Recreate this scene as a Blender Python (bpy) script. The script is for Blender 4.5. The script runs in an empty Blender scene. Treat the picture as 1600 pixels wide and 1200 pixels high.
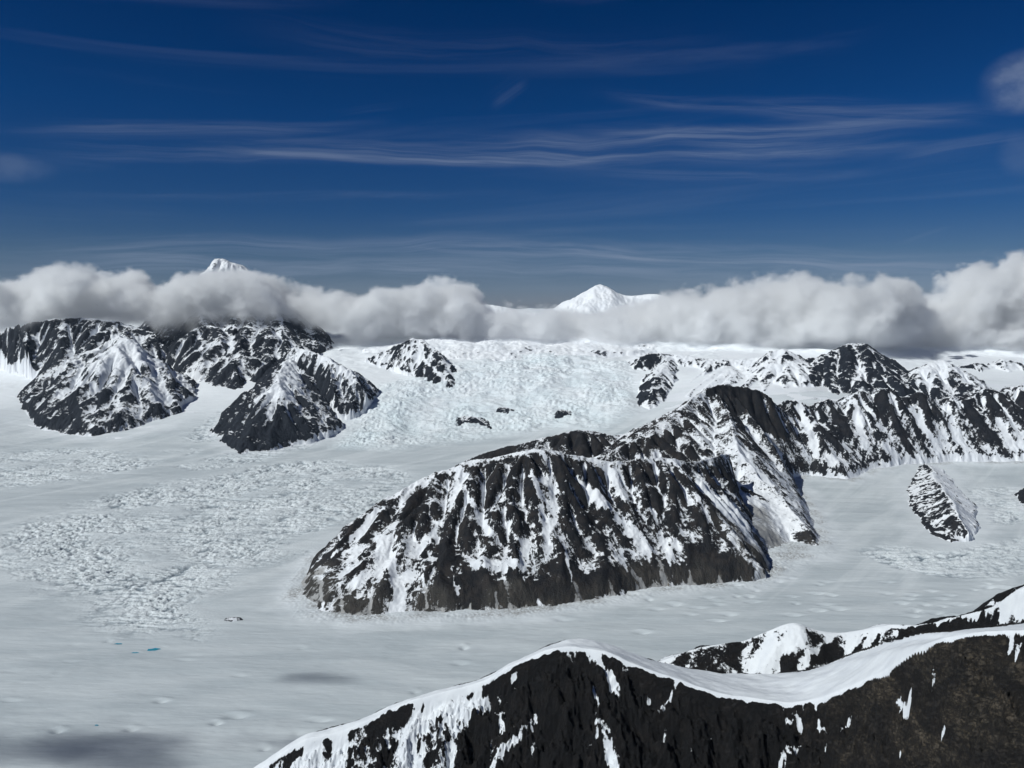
import bpy, math, time
import numpy as np
from concurrent.futures import ThreadPoolExecutor
R = math.radians
T0 = time.time()
CLOUD_DENSITY = 0.0072
VOXRES = (900, 165, 100)
S = bpy.context.scene
COL = S.collection

# ------------------------------------------------------------------ camera
H = 2000.0            # metres above the main glacier
F = 1200.0            # focal length in photo pixels (photo 1600 wide)
TH = math.atan(125.0 / F)
cam = bpy.data.cameras.new("camera")
cam.sensor_width = 36.0
cam.lens = 36.0 * F / 1600.0
cam.clip_start = 1.0
cam.clip_end = 400000.0
camo = bpy.data.objects.new("camera", cam)
camo.location = (0, 0, H)
camo.rotation_euler = (R(90) - TH, 0, 0)
COL.objects.link(camo)
S.camera = camo

# ------------------------------------------------------------------ light
SUN_EL, SUN_AZ = R(42), R(-117)       # azimuth measured from +Y towards +X (sun is to the left, a little behind)
sd = (math.sin(SUN_AZ) * math.cos(SUN_EL), math.cos(SUN_AZ) * math.cos(SUN_EL), math.sin(SUN_EL))
sun = bpy.data.lights.new("sun", 'SUN')
sun.energy = 3.6
sun.angle = R(0.53)
sun.color = (0.97, 1.0, 0.975)
suno = bpy.data.objects.new("sun", sun)
from mathutils import Vector
suno.rotation_euler = Vector(sd).to_track_quat('Z', 'Y').to_euler()
COL.objects.link(suno)

S.view_settings.view_transform = 'Standard'
S.view_settings.look = 'None'
S.view_settings.exposure = 0.02
S.view_settings.gamma = 1.0
S.render.engine = 'CYCLES'
S.cycles.max_bounces = 12
S.cycles.diffuse_bounces = 3
S.cycles.volume_bounces = 9
S.cycles.transparent_max_bounces = 8
S.cycles.volume_step_rate = 1.0
S.cycles.volume_max_steps = 256
S.cycles.use_adaptive_sampling = True
S.cycles.adaptive_threshold = 0.02
try:
    S.cycles.use_denoising = True
    S.cycles.denoiser = 'OPENIMAGEDENOISE'
    S.cycles.denoising_prefilter = 'ACCURATE'
except Exception:
    pass


class NT:
    """small helper to write node trees"""
    def __init__(s, tree):
        s.t = tree
        s.n = tree.nodes
        s.l = tree.links
    def new(s, kind, **kw):
        n = s.n.new(kind)
        for k, v in kw.items():
            setattr(n, k, v)
        return n
    def put(s, sock, v):
        if hasattr(v, 'is_output') or hasattr(v, 'links'):
            s.l.new(v, sock)
        else:
            sock.default_value = v
    def math(s, op, a, b=0.0, c=None, clamp=False):
        n = s.new('ShaderNodeMath', operation=op, use_clamp=clamp)
        s.put(n.inputs[0], a); s.put(n.inputs[1], b)
        if c is not None: s.put(n.inputs[2], c)
        return n.outputs[0]
    def vmath(s, op, a, b=(0, 0, 0)):
        n = s.new('ShaderNodeVectorMath', operation=op)
        s.put(n.inputs[0], a); s.put(n.inputs[1], b)
        return n.outputs[0]
    def mrange(s, v, a, b, c=0.0, d=1.0, smooth=True):
        n = s.new('ShaderNodeMapRange', interpolation_type='SMOOTHSTEP' if smooth else 'LINEAR')
        for i, q in enumerate((v, a, b, c, d)): s.put(n.inputs[i], q)
        return n.outputs[0]
    def noise(s, vec, scale, detail=4, rough=0.55, dist=0.0, lac=2.0, typ=None):
        n = s.new('ShaderNodeTexNoise')
        if typ: n.noise_type = typ
        s.put(n.inputs['Vector'], vec)
        n.inputs['Scale'].default_value = scale
        n.inputs['Detail'].default_value = detail
        n.inputs['Roughness'].default_value = rough
        n.inputs['Distortion'].default_value = dist
        n.inputs['Lacunarity'].default_value = lac
        return n.outputs[0]
    def mix(s, f, a, b):
        n = s.new('ShaderNodeMix', data_type='RGBA')
        s.put(n.inputs[0], f); s.put(n.inputs[6], a); s.put(n.inputs[7], b)
        return n.outputs[2]
    def xyz(s, x, y, z):
        n = s.new('ShaderNodeCombineXYZ')
        s.put(n.inputs[0], x); s.put(n.inputs[1], y); s.put(n.inputs[2], z)
        return n.outputs[0]
    def sep(s, v):
        n = s.new('ShaderNodeSeparateXYZ'); s.put(n.inputs[0], v)
        return n.outputs


# ------------------------------------------------------------------ world: clear high altitude sky with cirrus
world = bpy.data.worlds.new("World")
S.world = world
world.use_nodes = True
w = NT(world.node_tree)
w.n.clear()
sky = w.new('ShaderNodeTexSky', sky_type='NISHITA')
sky.sun_disc = False
sky.sun_elevation = SUN_EL
sky.sun_rotation = SUN_AZ
sky.altitude = 3000
sky.air_density = 1.0
sky.dust_density = 0.3
sky.ozone_density = 3.0
tc = w.new('ShaderNodeTexCoord')
dx_, dy_, dz_ = w.sep(tc.outputs['Generated'])[:3]
# azimuth-like and elevation-like coordinates of the sky direction, in photo pixel units (1200 px = 1)
hor = w.math('POWER', w.math('ADD', w.math('MULTIPLY', dx_, dx_), w.math('MULTIPLY', dy_, dy_)), 0.5)
az = w.math('MULTIPLY', w.math('ARCTAN2', dx_, dy_), 1200.0)
el = w.math('MULTIPLY', w.math('ARCTAN2', dz_, hor), 1200.0)
col = sky.outputs[0]
# deepen the blue
gm = w.new('ShaderNodeGamma'); w.put(gm.inputs[0], col); gm.inputs[1].default_value = 1.0
elr = w.new('ShaderNodeValToRGB')
w.put(elr.inputs[0], w.mrange(el, -40.0, 700.0, 0, 1, smooth=False))
e = elr.color_ramp.elements
SKYR = [(0.0, (0.15, 0.155, 0.22)), (0.06, (0.165, 0.18, 0.25)), (0.15, (0.13, 0.185, 0.26)), (0.24, (0.055, 0.155, 0.28)),
        (0.42, (0.012, 0.145, 0.31)), (0.62, (0.0, 0.115, 0.275)), (0.8, (0.0, 0.083, 0.215)), (1.0, (0.0, 0.062, 0.175))]
while len(e) < len(SKYR): e.new(0.5)
for i, (p, c) in enumerate(SKYR):
    e[i].position = p; e[i].color = (*c, 1)
mul = w.new('ShaderNodeMix', data_type='RGBA', blend_type='MULTIPLY')
mul.inputs[0].default_value = 1.0
w.put(mul.inputs[6], gm.outputs[0]); w.put(mul.inputs[7], elr.outputs[0])

def streak(a0, e0, a1, e1, width, soft, seed, ns=0.006, stretch=9.0, amp=1.0, thr=0.42, curve=0.0):
    """cirrus band from (a0,e0) to (a1,e1) in sky angles, with fibres along it"""
    ang = math.atan2(e1 - e0, a1 - a0)
    L = math.hypot(a1 - a0, e1 - e0)
    ca, sa = math.cos(ang), math.sin(ang)
    u = w.math('ADD', w.math('MULTIPLY', w.math('SUBTRACT', az, a0), ca), w.math('MULTIPLY', w.math('SUBTRACT', el, e0), sa))
    v = w.math('SUBTRACT', w.math('MULTIPLY', w.math('SUBTRACT', el, e0), ca), w.math('MULTIPLY', w.math('SUBTRACT', az, a0), sa))
    if curve:
        t = w.math('DIVIDE', u, L)
        v = w.math('SUBTRACT', v, w.math('MULTIPLY', w.math('MULTIPLY', t, w.math('SUBTRACT', 1.0, t)), curve))
    wob = w.noise(w.xyz(w.math('MULTIPLY', u, 0.004), seed, 0.0), 1.0, 2)
    v = w.math('ADD', v, w.math('MULTIPLY', w.math('SUBTRACT', wob, 0.5), width * 1.6))
    m = w.mrange(w.math('ABSOLUTE', v), 0.0, width, 1.0, 0.0)
    m = w.math('MULTIPLY', m, w.mrange(u, 0.0, L * soft, 0.0, 1.0))
    m = w.math('MULTIPLY', m, w.mrange(u, L * (1 - soft), L, 1.0, 0.0))
    nz = w.noise(w.xyz(w.math('MULTIPLY', u, ns / stretch * 3), w.math('MULTIPLY', v, ns * 9), seed), 1.0, 8, 0.66, 0.9)
    f = w.mrange(nz, thr - 0.04, thr + 0.26, 0.06, 1.0)
    return w.math('MULTIPLY', w.math('MULTIPLY', m, f), amp)

def AE(px, py):
    u, v = (px - 800) / F, (600 - py) / F
    y_, z_ = math.cos(TH) + v * math.sin(TH), -math.sin(TH) + v * math.cos(TH)
    return math.atan2(u, y_) * 1200, math.atan2(z_, math.hypot(u, y_)) * 1200
STREAKS = [  # px0,py0,px1,py1,width,amp
    (240, 224, 1120, 236, 22, .75, 0), (620, 232, 1480, 205, 34, .95, 0), (300, 232, 900, 254, 8, .6, 0),
    (-60, 196, 640, 192, 16, .5, -14), (520, 178, 650, 158, 7, .35, 0), (900, 146, 1450, 160, 15, .4, -12),
    (880, 270, 1420, 268, 12, .45, 0), (1200, 200, 1560, 165, 26, .35, 0), (1380, 250, 1640, 205, 14, .4, 0),
    (1180, 305, 1640, 255, 12, .22, 0), (-200, 385, 1000, 376, 26, .8, 0), (500, 376, 1800, 412, 24, .9, 0), (-200, 410, 900, 412, 34, .8, 0),
    (500, 410, 1800, 425, 30, .8, 0), (0, 215, 560, 244, 26, .4, 0), (300, 30, 1200, 62, 34, .14, 0),
    (760, 170, 830, 120, 20, .22, 0), (860, 200, 1500, 185, 14, .6, -10), (1000, 246, 1600, 215, 10, .5, 8), (-50, 300, 900, 292, 10, .25, 0), (1100, 160, 1640, 190, 20, .4, 0), (1400, 385, 1500, 355, 8, .3, 0),
]
tot = None
for i, (x0, y0, x1, y1, wd, am, cv) in enumerate(STREAKS):
    a0, e0 = AE(x0, y0); a1, e1 = AE(x1, y1)
    sgm = streak(a0, e0, a1, e1, wd, 0.35, 3.7 * i + 1.3, amp=am, curve=cv)
    tot = sgm if tot is None else w.math('ADD', tot, sgm)
# faint puffs at the sides
for (px, py, rx, ry, am) in ((1598, 128, 48, 38, 1.1), (12, 262, 55, 20, .4), (1600, 240, 30, 30, .3)):
    a0, e0 = AE(px, py)
    du = w.math('DIVIDE', w.math('SUBTRACT', az, a0), rx); dv = w.math('DIVIDE', w.math('SUBTRACT', el, e0), ry)
    rr = w.math('ADD', w.math('MULTIPLY', du, du), w.math('MULTIPLY', dv, dv))
    nz = w.noise(w.xyz(w.math('MULTIPLY', az, .012), w.math('MULTIPLY', el, .018), 5.0), 1.0, 6, 0.6)
    m = w.math('MULTIPLY', w.mrange(rr, 0.0, 1.3, 1.0, 0.0), w.mrange(nz, .35, .65, .25, 1.0))
    tot = w.math('ADD', tot, w.math('MULTIPLY', m, am))
# overall fine veil
veil = w.noise(w.xyz(w.math('MULTIPLY', az, .0012), w.math('MULTIPLY', w.math('SUBTRACT', el, w.math('MULTIPLY', az, 0.03)), .016), 9.0), 1.0, 7, 0.58, 0.8)
tot = w.math('ADD', tot, w.mrange(veil, 0.5, 0.78, 0.0, 0.22))
CIRRUS_GAIN = 0.36
cm = w.new('ShaderNodeMix', data_type='RGBA')
w.put(cm.inputs[0], w.math('MULTIPLY', tot, CIRRUS_GAIN, clamp=True))
w.put(cm.inputs[6], mul.outputs[2]); cm.inputs[7].default_value = (2.5, 3.0, 4.0, 1)
bg = w.new('ShaderNodeBackground'); bg.inputs['Strength'].default_value = 0.115
wout = w.new('ShaderNodeOutputWorld')
w.put(bg.inputs[0], cm.outputs[2]); w.l.new(bg.outputs[0], wout.inputs[0])
world.cycles.sampling_method = 'MANUAL'
world.cycles.sample_map_resolution = 256

# ------------------------------------------------------------------ projection helpers
cT, sT = math.cos(TH), math.sin(TH)
def ray(px, py):
    u = (px - 800) / F; v = (600 - py) / F
    return u, cT + v * sT, -sT + v * cT
def P(px, py, Y):
    """world point seen at photo pixel (px,py) at forward distance Y"""
    u, dy, dz = ray(px, py)
    return np.array([u / dy * Y, Y, H + dz / dy * Y])
def W(px, Y, z=0.0):
    r = (z - H) / Y
    v = (r * cT + sT) / (cT - r * sT)
    return np.array([(px - 800) / F / (cT + v * sT) * Y, Y, z])

# ------------------------------------------------------------------ numpy noise
def _lat(seed):
    rs = np.random.RandomState(seed)
    ang = rs.rand(256, 256).astype(np.float32) * 6.2831853
    return np.cos(ang), np.sin(ang)
_cache = {}
def gnoise(x, y, seed=0):
    if seed not in _cache: _cache[seed] = _lat(seed)
    gx, gy = _cache[seed]
    xi = np.floor(x); yi = np.floor(y)
    fx = (x - xi).astype(np.float32); fy = (y - yi).astype(np.float32)
    xi = xi.astype(np.int64); yi = yi.astype(np.int64)
    x0 = xi & 255; x1 = (xi + 1) & 255; y0 = yi & 255; y1 = (yi + 1) & 255
    def d(ix, iy, ax, ay): return gx[ix, iy] * ax + gy[ix, iy] * ay
    n00 = d(x0, y0, fx, fy); n10 = d(x1, y0, fx - 1, fy); n01 = d(x0, y1, fx, fy - 1); n11 = d(x1, y1, fx - 1, fy - 1)
    ux = fx * fx * fx * (fx * (fx * 6 - 15) + 10); uy = fy * fy * fy * (fy * (fy * 6 - 15) + 10)
    a = n00 + (n10 - n00) * ux; b = n01 + (n11 - n01) * ux
    return (a + (b - a) * uy) * 1.5
def fbm(x, y, wl, octv=4, seed=0, gain=0.5):
    s = np.zeros(np.broadcast(x, y).shape, np.float32); a = 1.0; f = 1.0 / wl; n = 0.0
    for i in range(octv):
        s += a * gnoise(x * f + 17.3 * i, y * f - 9.1 * i, seed + i); n += a
        a *= gain; f *= 2.03
    return s / n
def ridged(x, y, wl, octv=4, seed=0, gain=0.5):
    s = np.zeros(np.broadcast(x, y).shape, np.float32); a = 1.0; f = 1.0 / wl; n = 0.0
    for i in range(octv):
        s += a * (1 - 2 * np.abs(gnoise(x * f + 31.7 * i, y * f + 4.9 * i, seed + i))); n += a
        a *= gain; f *= 2.07
    return s / n
def sst(a, b, x):
    t = np.clip((x - a) / (b - a), 0, 1); return t * t * (3 - 2 * t)

# ------------------------------------------------------------------ glacier base height
GC = [(-100, 3000, 0), (400, 3000, 0), (900, 2600, 0), (1500, 3000, 0), (2200, 3000, 0), (-400, 5000, 0), (250, 5000, 0), (800, 5000, 0),
      (1300, 5000, 0), (1900, 4500, 20), (0, 7500, 0), (400, 7500, 0), (750, 8000, 0), (1300, 6800, 0), (1700, 6500, 20), (-500, 8500, 30),
      (600, 9500, 0), (700, 10300, 5), (350, 9800, 0), (0, 9800, 10), (1350, 8400, 30), (1550, 9200, 60), (1750, 8200, 50), (900, 9500, 10),
      (0, 12000, 340), (-30, 13700, 600), (60, 11200, 100), (320, 11500, 240), (340, 12700, 570), (560, 10900, 60), (-300, 12000, 350),
      (700, 11100, 60), (640, 11900, 370), (800, 11900, 350), (760, 12700, 680), (860, 12700, 690), (930, 11200, 200), (960, 12200, 520),
      (560, 11900, 400), (850, 14000, 955), (1000, 14000, 1010), (600, 14300, 1000), (300, 14500, 900), (1050, 11600, 420),
      (1200, 12000, 780), (1400, 12200, 760), (1650, 12200, 740), (1650, 10800, 500), (1100, 10400, 250),
      (800, 16500, 1290), (550, 16500, 1300), (1050, 16500, 1300), (800, 19000, 1500), (0, 18000, 1300), (1600, 18000, 1350), (800, 26000, 1550), (-300, 26000, 1500), (1900, 26000, 1500), (-600, 16000, 900), (2100, 15000, 900)]
GP = np.array([W(*g) for g in GC])
def _tps_k(r2):
    return 0.5 * r2 * np.log(r2 + 1e-9)
_q = GP[:, :2] / 10000.0
_K = _tps_k(((_q[:, None] - _q[None]) ** 2).sum(-1)) + np.eye(len(_q)) * 2e-4
_Pm = np.c_[np.ones(len(_q)), _q]
_A = np.block([[_K, _Pm], [_Pm.T, np.zeros((3, 3))]])
_sol = np.linalg.solve(_A, np.r_[GP[:, 2], 0, 0, 0])
def gbase(x, y):
    x = np.asarray(x, float); y = np.asarray(y, float)
    yc = np.minimum(y, 26000.0)
    xc = np.clip(x, -16000, 19000)
    X = xc / 1e4; Y = yc / 1e4
    out = _sol[-3] + _sol[-2] * X + _sol[-1] * Y
    for i in range(len(_q)):
        out = out + _sol[i] * _tps_k((X - _q[i, 0]) ** 2 + (Y - _q[i, 1]) ** 2)
    near = sst(10500, 9000, y)
    out = out * (1 - near) + np.clip(out, -8, 70) * near
    return out
def hit(px, py):
    """first crossing of the ray through (px,py) with the glacier"""
    Y = np.geomspace(1500, 40000, 3000)
    u, dy, dz = ray(px, py)
    z = H + dz / dy * Y; x = u / dy * Y
    b = z < gbase(x, Y)
    i = int(np.argmax(b)) if b.any() else len(Y) - 1
    return np.array([x[i], Y[i], z[i]])

# ------------------------------------------------------------------ geometry helpers
def seg_dist(X, Y, a, b):
    """distance and parameter of grid points to segment a-b"""
    d = b[:2] - a[:2]; L2 = float(d @ d) + 1e-6
    t = np.clip(((X - a[0]) * d[0] + (Y - a[1]) * d[1]) / L2, 0, 1)
    return np.hypot(X - a[0] - t * d[0], Y - a[1] - t * d[1]), t
def in_poly(X, Y, poly):
    c = np.zeros(X.shape, bool); n = len(poly)
    for i in range(n):
        x0, y0 = poly[i][:2]; x1, y1 = poly[(i + 1) % n][:2]
        if y0 == y1: continue
        k = ((y0 > Y) != (y1 > Y)) & (X < (x1 - x0) * (Y - y0) / (y1 - y0) + x0)
        c ^= k
    return c
def poly_sdf(X, Y, poly):
    """signed distance, positive inside; also arc-length of the nearest boundary point"""
    D = np.full(X.shape, 1e9); Sx = np.zeros(X.shape); acc = 0.0; n = len(poly)
    for i in range(n):
        a = np.asarray(poly[i], float); b = np.asarray(poly[(i + 1) % n], float)
        d, t = seg_dist(X, Y, a, b); L = math.hypot(*(b[:2] - a[:2]))
        k = d < D
        D = np.where(k, d, D); Sx = np.where(k, acc + t * L, Sx); acc += L
    return np.where(in_poly(X, Y, poly), D, -D), Sx
def smooth_line(pts, n=6):
    """Catmull-Rom through 3d points"""
    p = np.array(pts, float)
    if len(p) < 3: return p
    q = np.vstack([2 * p[0] - p[1], p, 2 * p[-1] - p[-2]]); out = []
    for i in range(1, len(q) - 2):
        for k in range(n):
            t = k / n
            out.append(0.5 * ((2 * q[i]) + (-q[i - 1] + q[i + 1]) * t + (2 * q[i - 1] - 5 * q[i] + 4 * q[i + 1] - q[i + 2]) * t * t
                              + (-q[i - 1] + 3 * q[i] - 3 * q[i + 1] + q[i + 2]) * t ** 3))
    out.append(p[-1])
    return np.array(out)

OFF = [(-1, 0), (1, 0), (0, -1), (0, 1), (-1, -1), (-1, 1), (1, -1), (1, 1)]
def shift(a, di, dj):
    """value of neighbour (i+di, j+dj) with edge clamp"""
    b = a
    if di: b = np.concatenate([b[1:], b[-1:]], 0) if di > 0 else np.concatenate([b[:1], b[:-1]], 0)
    if dj: b = np.concatenate([b[:, 1:], b[:, -1:]], 1) if dj > 0 else np.concatenate([b[:, :1], b[:, :-1]], 1)
    return b
def erode(h, dx, act, iters=200, K=0.05, m=0.5, diff=0.04, p=1.6, emax=1e9):
    """coupled flow routing and stream-power incision: cuts branching gullies and leaves spurs"""
    h = h.astype(np.float32); A = np.ones_like(h)
    act = act.astype(np.float32)
    for it in range(iters):
        ws = []; Wt = np.full_like(h, 1e-12); smax = np.zeros_like(h); drop = np.zeros_like(h)
        for (di, dj) in OFF:
            dist = dx * (1.0 if di == 0 or dj == 0 else 1.41421)
            dh = np.maximum(h - shift(h, di, dj), 0)
            s = dh / dist
            wk = s ** p
            ws.append(wk); Wt += wk
            smax = np.maximum(smax, s); drop = np.maximum(drop, dh)
        An = np.ones_like(h); r = A / Wt
        for (di, dj), wk in zip(OFF, ws):
            An += shift(r * wk, -di, -dj)
        A = np.minimum(An, 20000)
        E = np.minimum(np.minimum(K * min(dx, 26.0) * A ** m * smax, 0.35 * drop), emax)
        lap = (shift(h, 1, 0) + shift(h, -1, 0) + shift(h, 0, 1) + shift(h, 0, -1) - 4 * h)
        h = h + act * (diff * lap - E)
    return h, A
def resample(a, sh):
    i = np.linspace(0, a.shape[0] - 1, sh[0]); j = np.linspace(0, a.shape[1] - 1, sh[1])
    i0 = np.minimum(i.astype(int), a.shape[0] - 2); j0 = np.minimum(j.astype(int), a.shape[1] - 2)
    fi = (i - i0)[:, None]; fj = (j - j0)[None]
    return ((a[i0][:, j0] * (1 - fi) + a[i0 + 1][:, j0] * fi) * (1 - fj) + (a[i0][:, j0 + 1] * (1 - fi) + a[i0 + 1][:, j0 + 1] * fi) * fj)
def multi_erode(h, dx, act, K, iters, cs=4, emax=1e9):
    """carve broad gullies on a coarse grid first, then medium ones"""
    for k, kk, it in ((cs, 1.0, iters), (max(cs / 2, 1.5), .6, int(iters * .45))):
        sh = (max(8, int(h.shape[0] / k)), max(8, int(h.shape[1] / k)))
        hc = resample(h, sh); ac = resample(act.astype(float), sh) > .6
        e, _ = erode(hc, dx * k, ac, it, K * kk, 0.5, 0.012, emax=emax)
        h = h + resample(e - hc, h.shape)
    return h
def softmin(a, b, k):
    t = np.clip((a - b) / k, -30, 30)
    return a - k * np.log1p(np.exp(t))
def blur(a, n):
    for _ in range(n):
        a = (shift(a, 1, 0) + shift(a, -1, 0) + 2 * a) * 0.25
        a = (shift(a, 0, 1) + shift(a, 0, -1) + 2 * a) * 0.25
    return a

def mesh_grid(name, X, Y, Z, keep=None, attrs=None, uv=None, mat=None, smooth=True):
    n0, n1 = X.shape
    co = np.stack([X, Y, Z], -1).reshape(-1, 3).astype(np.float32)
    idx = np.arange(n0 * n1).reshape(n0, n1)
    q = np.stack([idx[:-1, :-1], idx[:-1, 1:], idx[1:, 1:], idx[1:, :-1]], -1).reshape(-1, 4)
    # orientation: rows = y (first axis), cols = x (second axis) -> normals up
    if keep is not None:
        kf = (keep[:-1, :-1] | keep[1:, :-1] | keep[:-1, 1:] | keep[1:, 1:]).reshape(-1)
        q = q[kf]
        used = np.zeros(n0 * n1, bool); used[q.reshape(-1)] = True
        remap = np.cumsum(used) - 1
        q = remap[q]; sel = used
    else:
        sel = np.ones(n0 * n1, bool)
    co = co[sel]
    me = bpy.data.meshes.new(name)
    me.vertices.add(len(co)); me.vertices.foreach_set('co', co.reshape(-1))
    me.loops.add(len(q) * 4); me.loops.foreach_set('vertex_index', q.reshape(-1).astype(np.int32))
    me.polygons.add(len(q))
    me.polygons.foreach_set('loop_start', np.arange(len(q), dtype=np.int32) * 4)
    me.polygons.foreach_set('use_smooth', np.full(len(q), smooth))
    me.update(calc_edges=True)
    for k, a in (attrs or {}).items():
        at = me.attributes.new(k, 'FLOAT', 'POINT')
        at.data.foreach_set('value', a.reshape(-1)[sel].astype(np.float32))
    if uv is not None:
        at = me.attributes.new('fall', 'FLOAT_VECTOR', 'POINT')
        v = np.zeros((sel.sum(), 3), np.float32)
        v[:, 0] = uv[0].reshape(-1)[sel]; v[:, 1] = uv[1].reshape(-1)[sel]
        at.data.foreach_set('vector', v.reshape(-1))
    if mat: me.materials.append(mat)
    o = bpy.data.objects.new(name, me); COL.objects.link(o)
    return o
def tag(o, label, cat=None, group=None, kind=None):
    o['label'] = label
    if cat: o['category'] = cat
    if group: o['group'] = group
    if kind: o['kind'] = kind
    return o

# ------------------------------------------------------------------ materials
def mountain_material(name, rock=(0.028, 0.030, 0.036), rock2=(0.06, 0.052, 0.045), unit=10.0, strata=None, sstr=0.0, debris_col=(0.16, 0.145, 0.12),
                      snowc=(0.80, 0.82, 0.85), warm=0.0, edge=0.05, streak=0.22, nba=0.7):
    m = bpy.data.materials.new(name); m.use_nodes = True
    n = NT(m.node_tree); n.n.clear()
    out = n.new('ShaderNodeOutputMaterial'); b = n.new('ShaderNodeBsdfPrincipled')
    n.l.new(b.outputs[0], out.inputs[0])
    sn = n.new('ShaderNodeAttribute', attribute_name='snow').outputs['Fac']
    db = n.new('ShaderNodeAttribute', attribute_name='debris').outputs['Fac']
    fall = n.new('ShaderNodeAttribute', attribute_name='fall').outputs['Vector']
    geo = n.new('ShaderNodeNewGeometry'); pos = geo.outputs['Position']
    s = 1.0 / unit
    fx, fy = n.sep(fall)[:2]
    # fall-line streaks and blocky noise break the snow edge below mesh resolution
    st = n.noise(n.xyz(n.math('MULTIPLY', fx, s * 1.1), n.math('MULTIPLY', fy, s * 0.10), 0.0), 1.0, 5, 0.6, 0.3)
    nb = n.noise(pos, s * 0.45, 6, 0.62)
    nb2 = n.noise(pos, s * 2.2, 3, 0.6)
    v = n.math('ADD', sn, n.math('MULTIPLY', n.math('SUBTRACT', st, 0.5), streak * 1.6))
    v = n.math('ADD', v, n.math('MULTIPLY', n.math('SUBTRACT', nb, 0.5), nba))
    v = n.math('ADD', v, n.math('MULTIPLY', n.math('SUBTRACT', nb2, 0.5), 0.42))
    if strata:
        d = n.new('ShaderNodeVectorMath', operation='DOT_PRODUCT'); n.put(d.inputs[0], pos); d.inputs[1].default_value = strata
        ss = n.noise(n.xyz(n.math('MULTIPLY', d.outputs['Value'], s * 0.5), n.math('MULTIPLY', n.sep(pos)[0], s * .05), n.math('MULTIPLY', n.sep(pos)[1], s * .05)), 1.0, 4, 0.6)
        v = n.math('ADD', v, n.math('MULTIPLY', n.math('SUBTRACT', ss, 0.5), sstr))
    fac = n.mrange(v, 0.5 - edge, 0.5 + edge)
    # rock colour
    r1 = n.noise(pos, s * 0.12, 5, 0.6); r2 = n.noise(pos, s * 1.3, 4, 0.65)
    rc = n.mix(n.mrange(r1, 0.42, 0.66), (*rock, 1), (*rock2, 1))
    rc = n.mix(n.mrange(r2, 0.3, 0.75), n.mix(0.35, rc, (0.01, 0.011, 0.013, 1)), rc)
    # scree / debris fans with dirt streaks
    ds = n.noise(n.xyz(n.math('MULTIPLY', fx, s * 1.6), n.math('MULTIPLY', fy, s * 0.05), 3.0), 1.0, 5, 0.65)
    dirt = n.mrange(n.math('ADD', db, n.math('MULTIPLY', n.math('SUBTRACT', ds, 0.5), 1.3)), 0.42, 0.62)
    dc = n.mix(n.mrange(ds, 0.35, 0.7), (*debris_col, 1), (0.07, 0.066, 0.06, 1))
    rock_c = n.mix(n.math('ADD', n.math('MULTIPLY', n.mrange(db, 0.1, 0.6), 0.3), n.math('MULTIPLY', n.mrange(db, 0.78, 0.98), 0.6)), rc, dc)
    big = n.noise(pos, s * 0.05, 3, 0.5)
    snow_c = n.mix(n.mrange(big, 0.35, 0.7), (*snowc, 1), (snowc[0] * .93, snowc[1] * .94, snowc[2] * .955, 1))
    snow_c = n.mix(n.math('MULTIPLY', dirt, 0.72), snow_c, dc)
    colr = n.mix(fac, rock_c, snow_c)
    n.put(b.inputs['Base Color'], colr)
    n.put(b.inputs['Roughness'], n.mrange(fac, 0, 1, 0.85, 0.6))
    b.inputs['Specular IOR Level'].default_value = 0.25
    # bump: craggy on rock, soft on snow; snow sits a little proud
    h1 = n.noise(pos, s * 0.8, 6, 0.62); h2 = n.noise(n.xyz(n.math('MULTIPLY', fx, s * 1.2), n.math('MULTIPLY', fy, s * 0.12), 1.0), 1.0, 4, 0.6)
    crag = n.math('ADD', n.math('MULTIPLY', h1, 1.6), n.math('MULTIPLY', h2, 0.5))
    hh = n.math('MULTIPLY', crag, n.mrange(fac, 0, 1, 1.0, 0.13))
    hh = n.math('ADD', hh, n.math('MULTIPLY', fac, 0.12))
    bp = n.new('ShaderNodeBump'); bp.inputs['Strength'].default_value = 0.9; bp.inputs['Distance'].default_value = unit * 0.9
    n.put(bp.inputs['Height'], hh)
    n.l.new(bp.outputs[0], b.inputs['Normal'])
    return m

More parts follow.
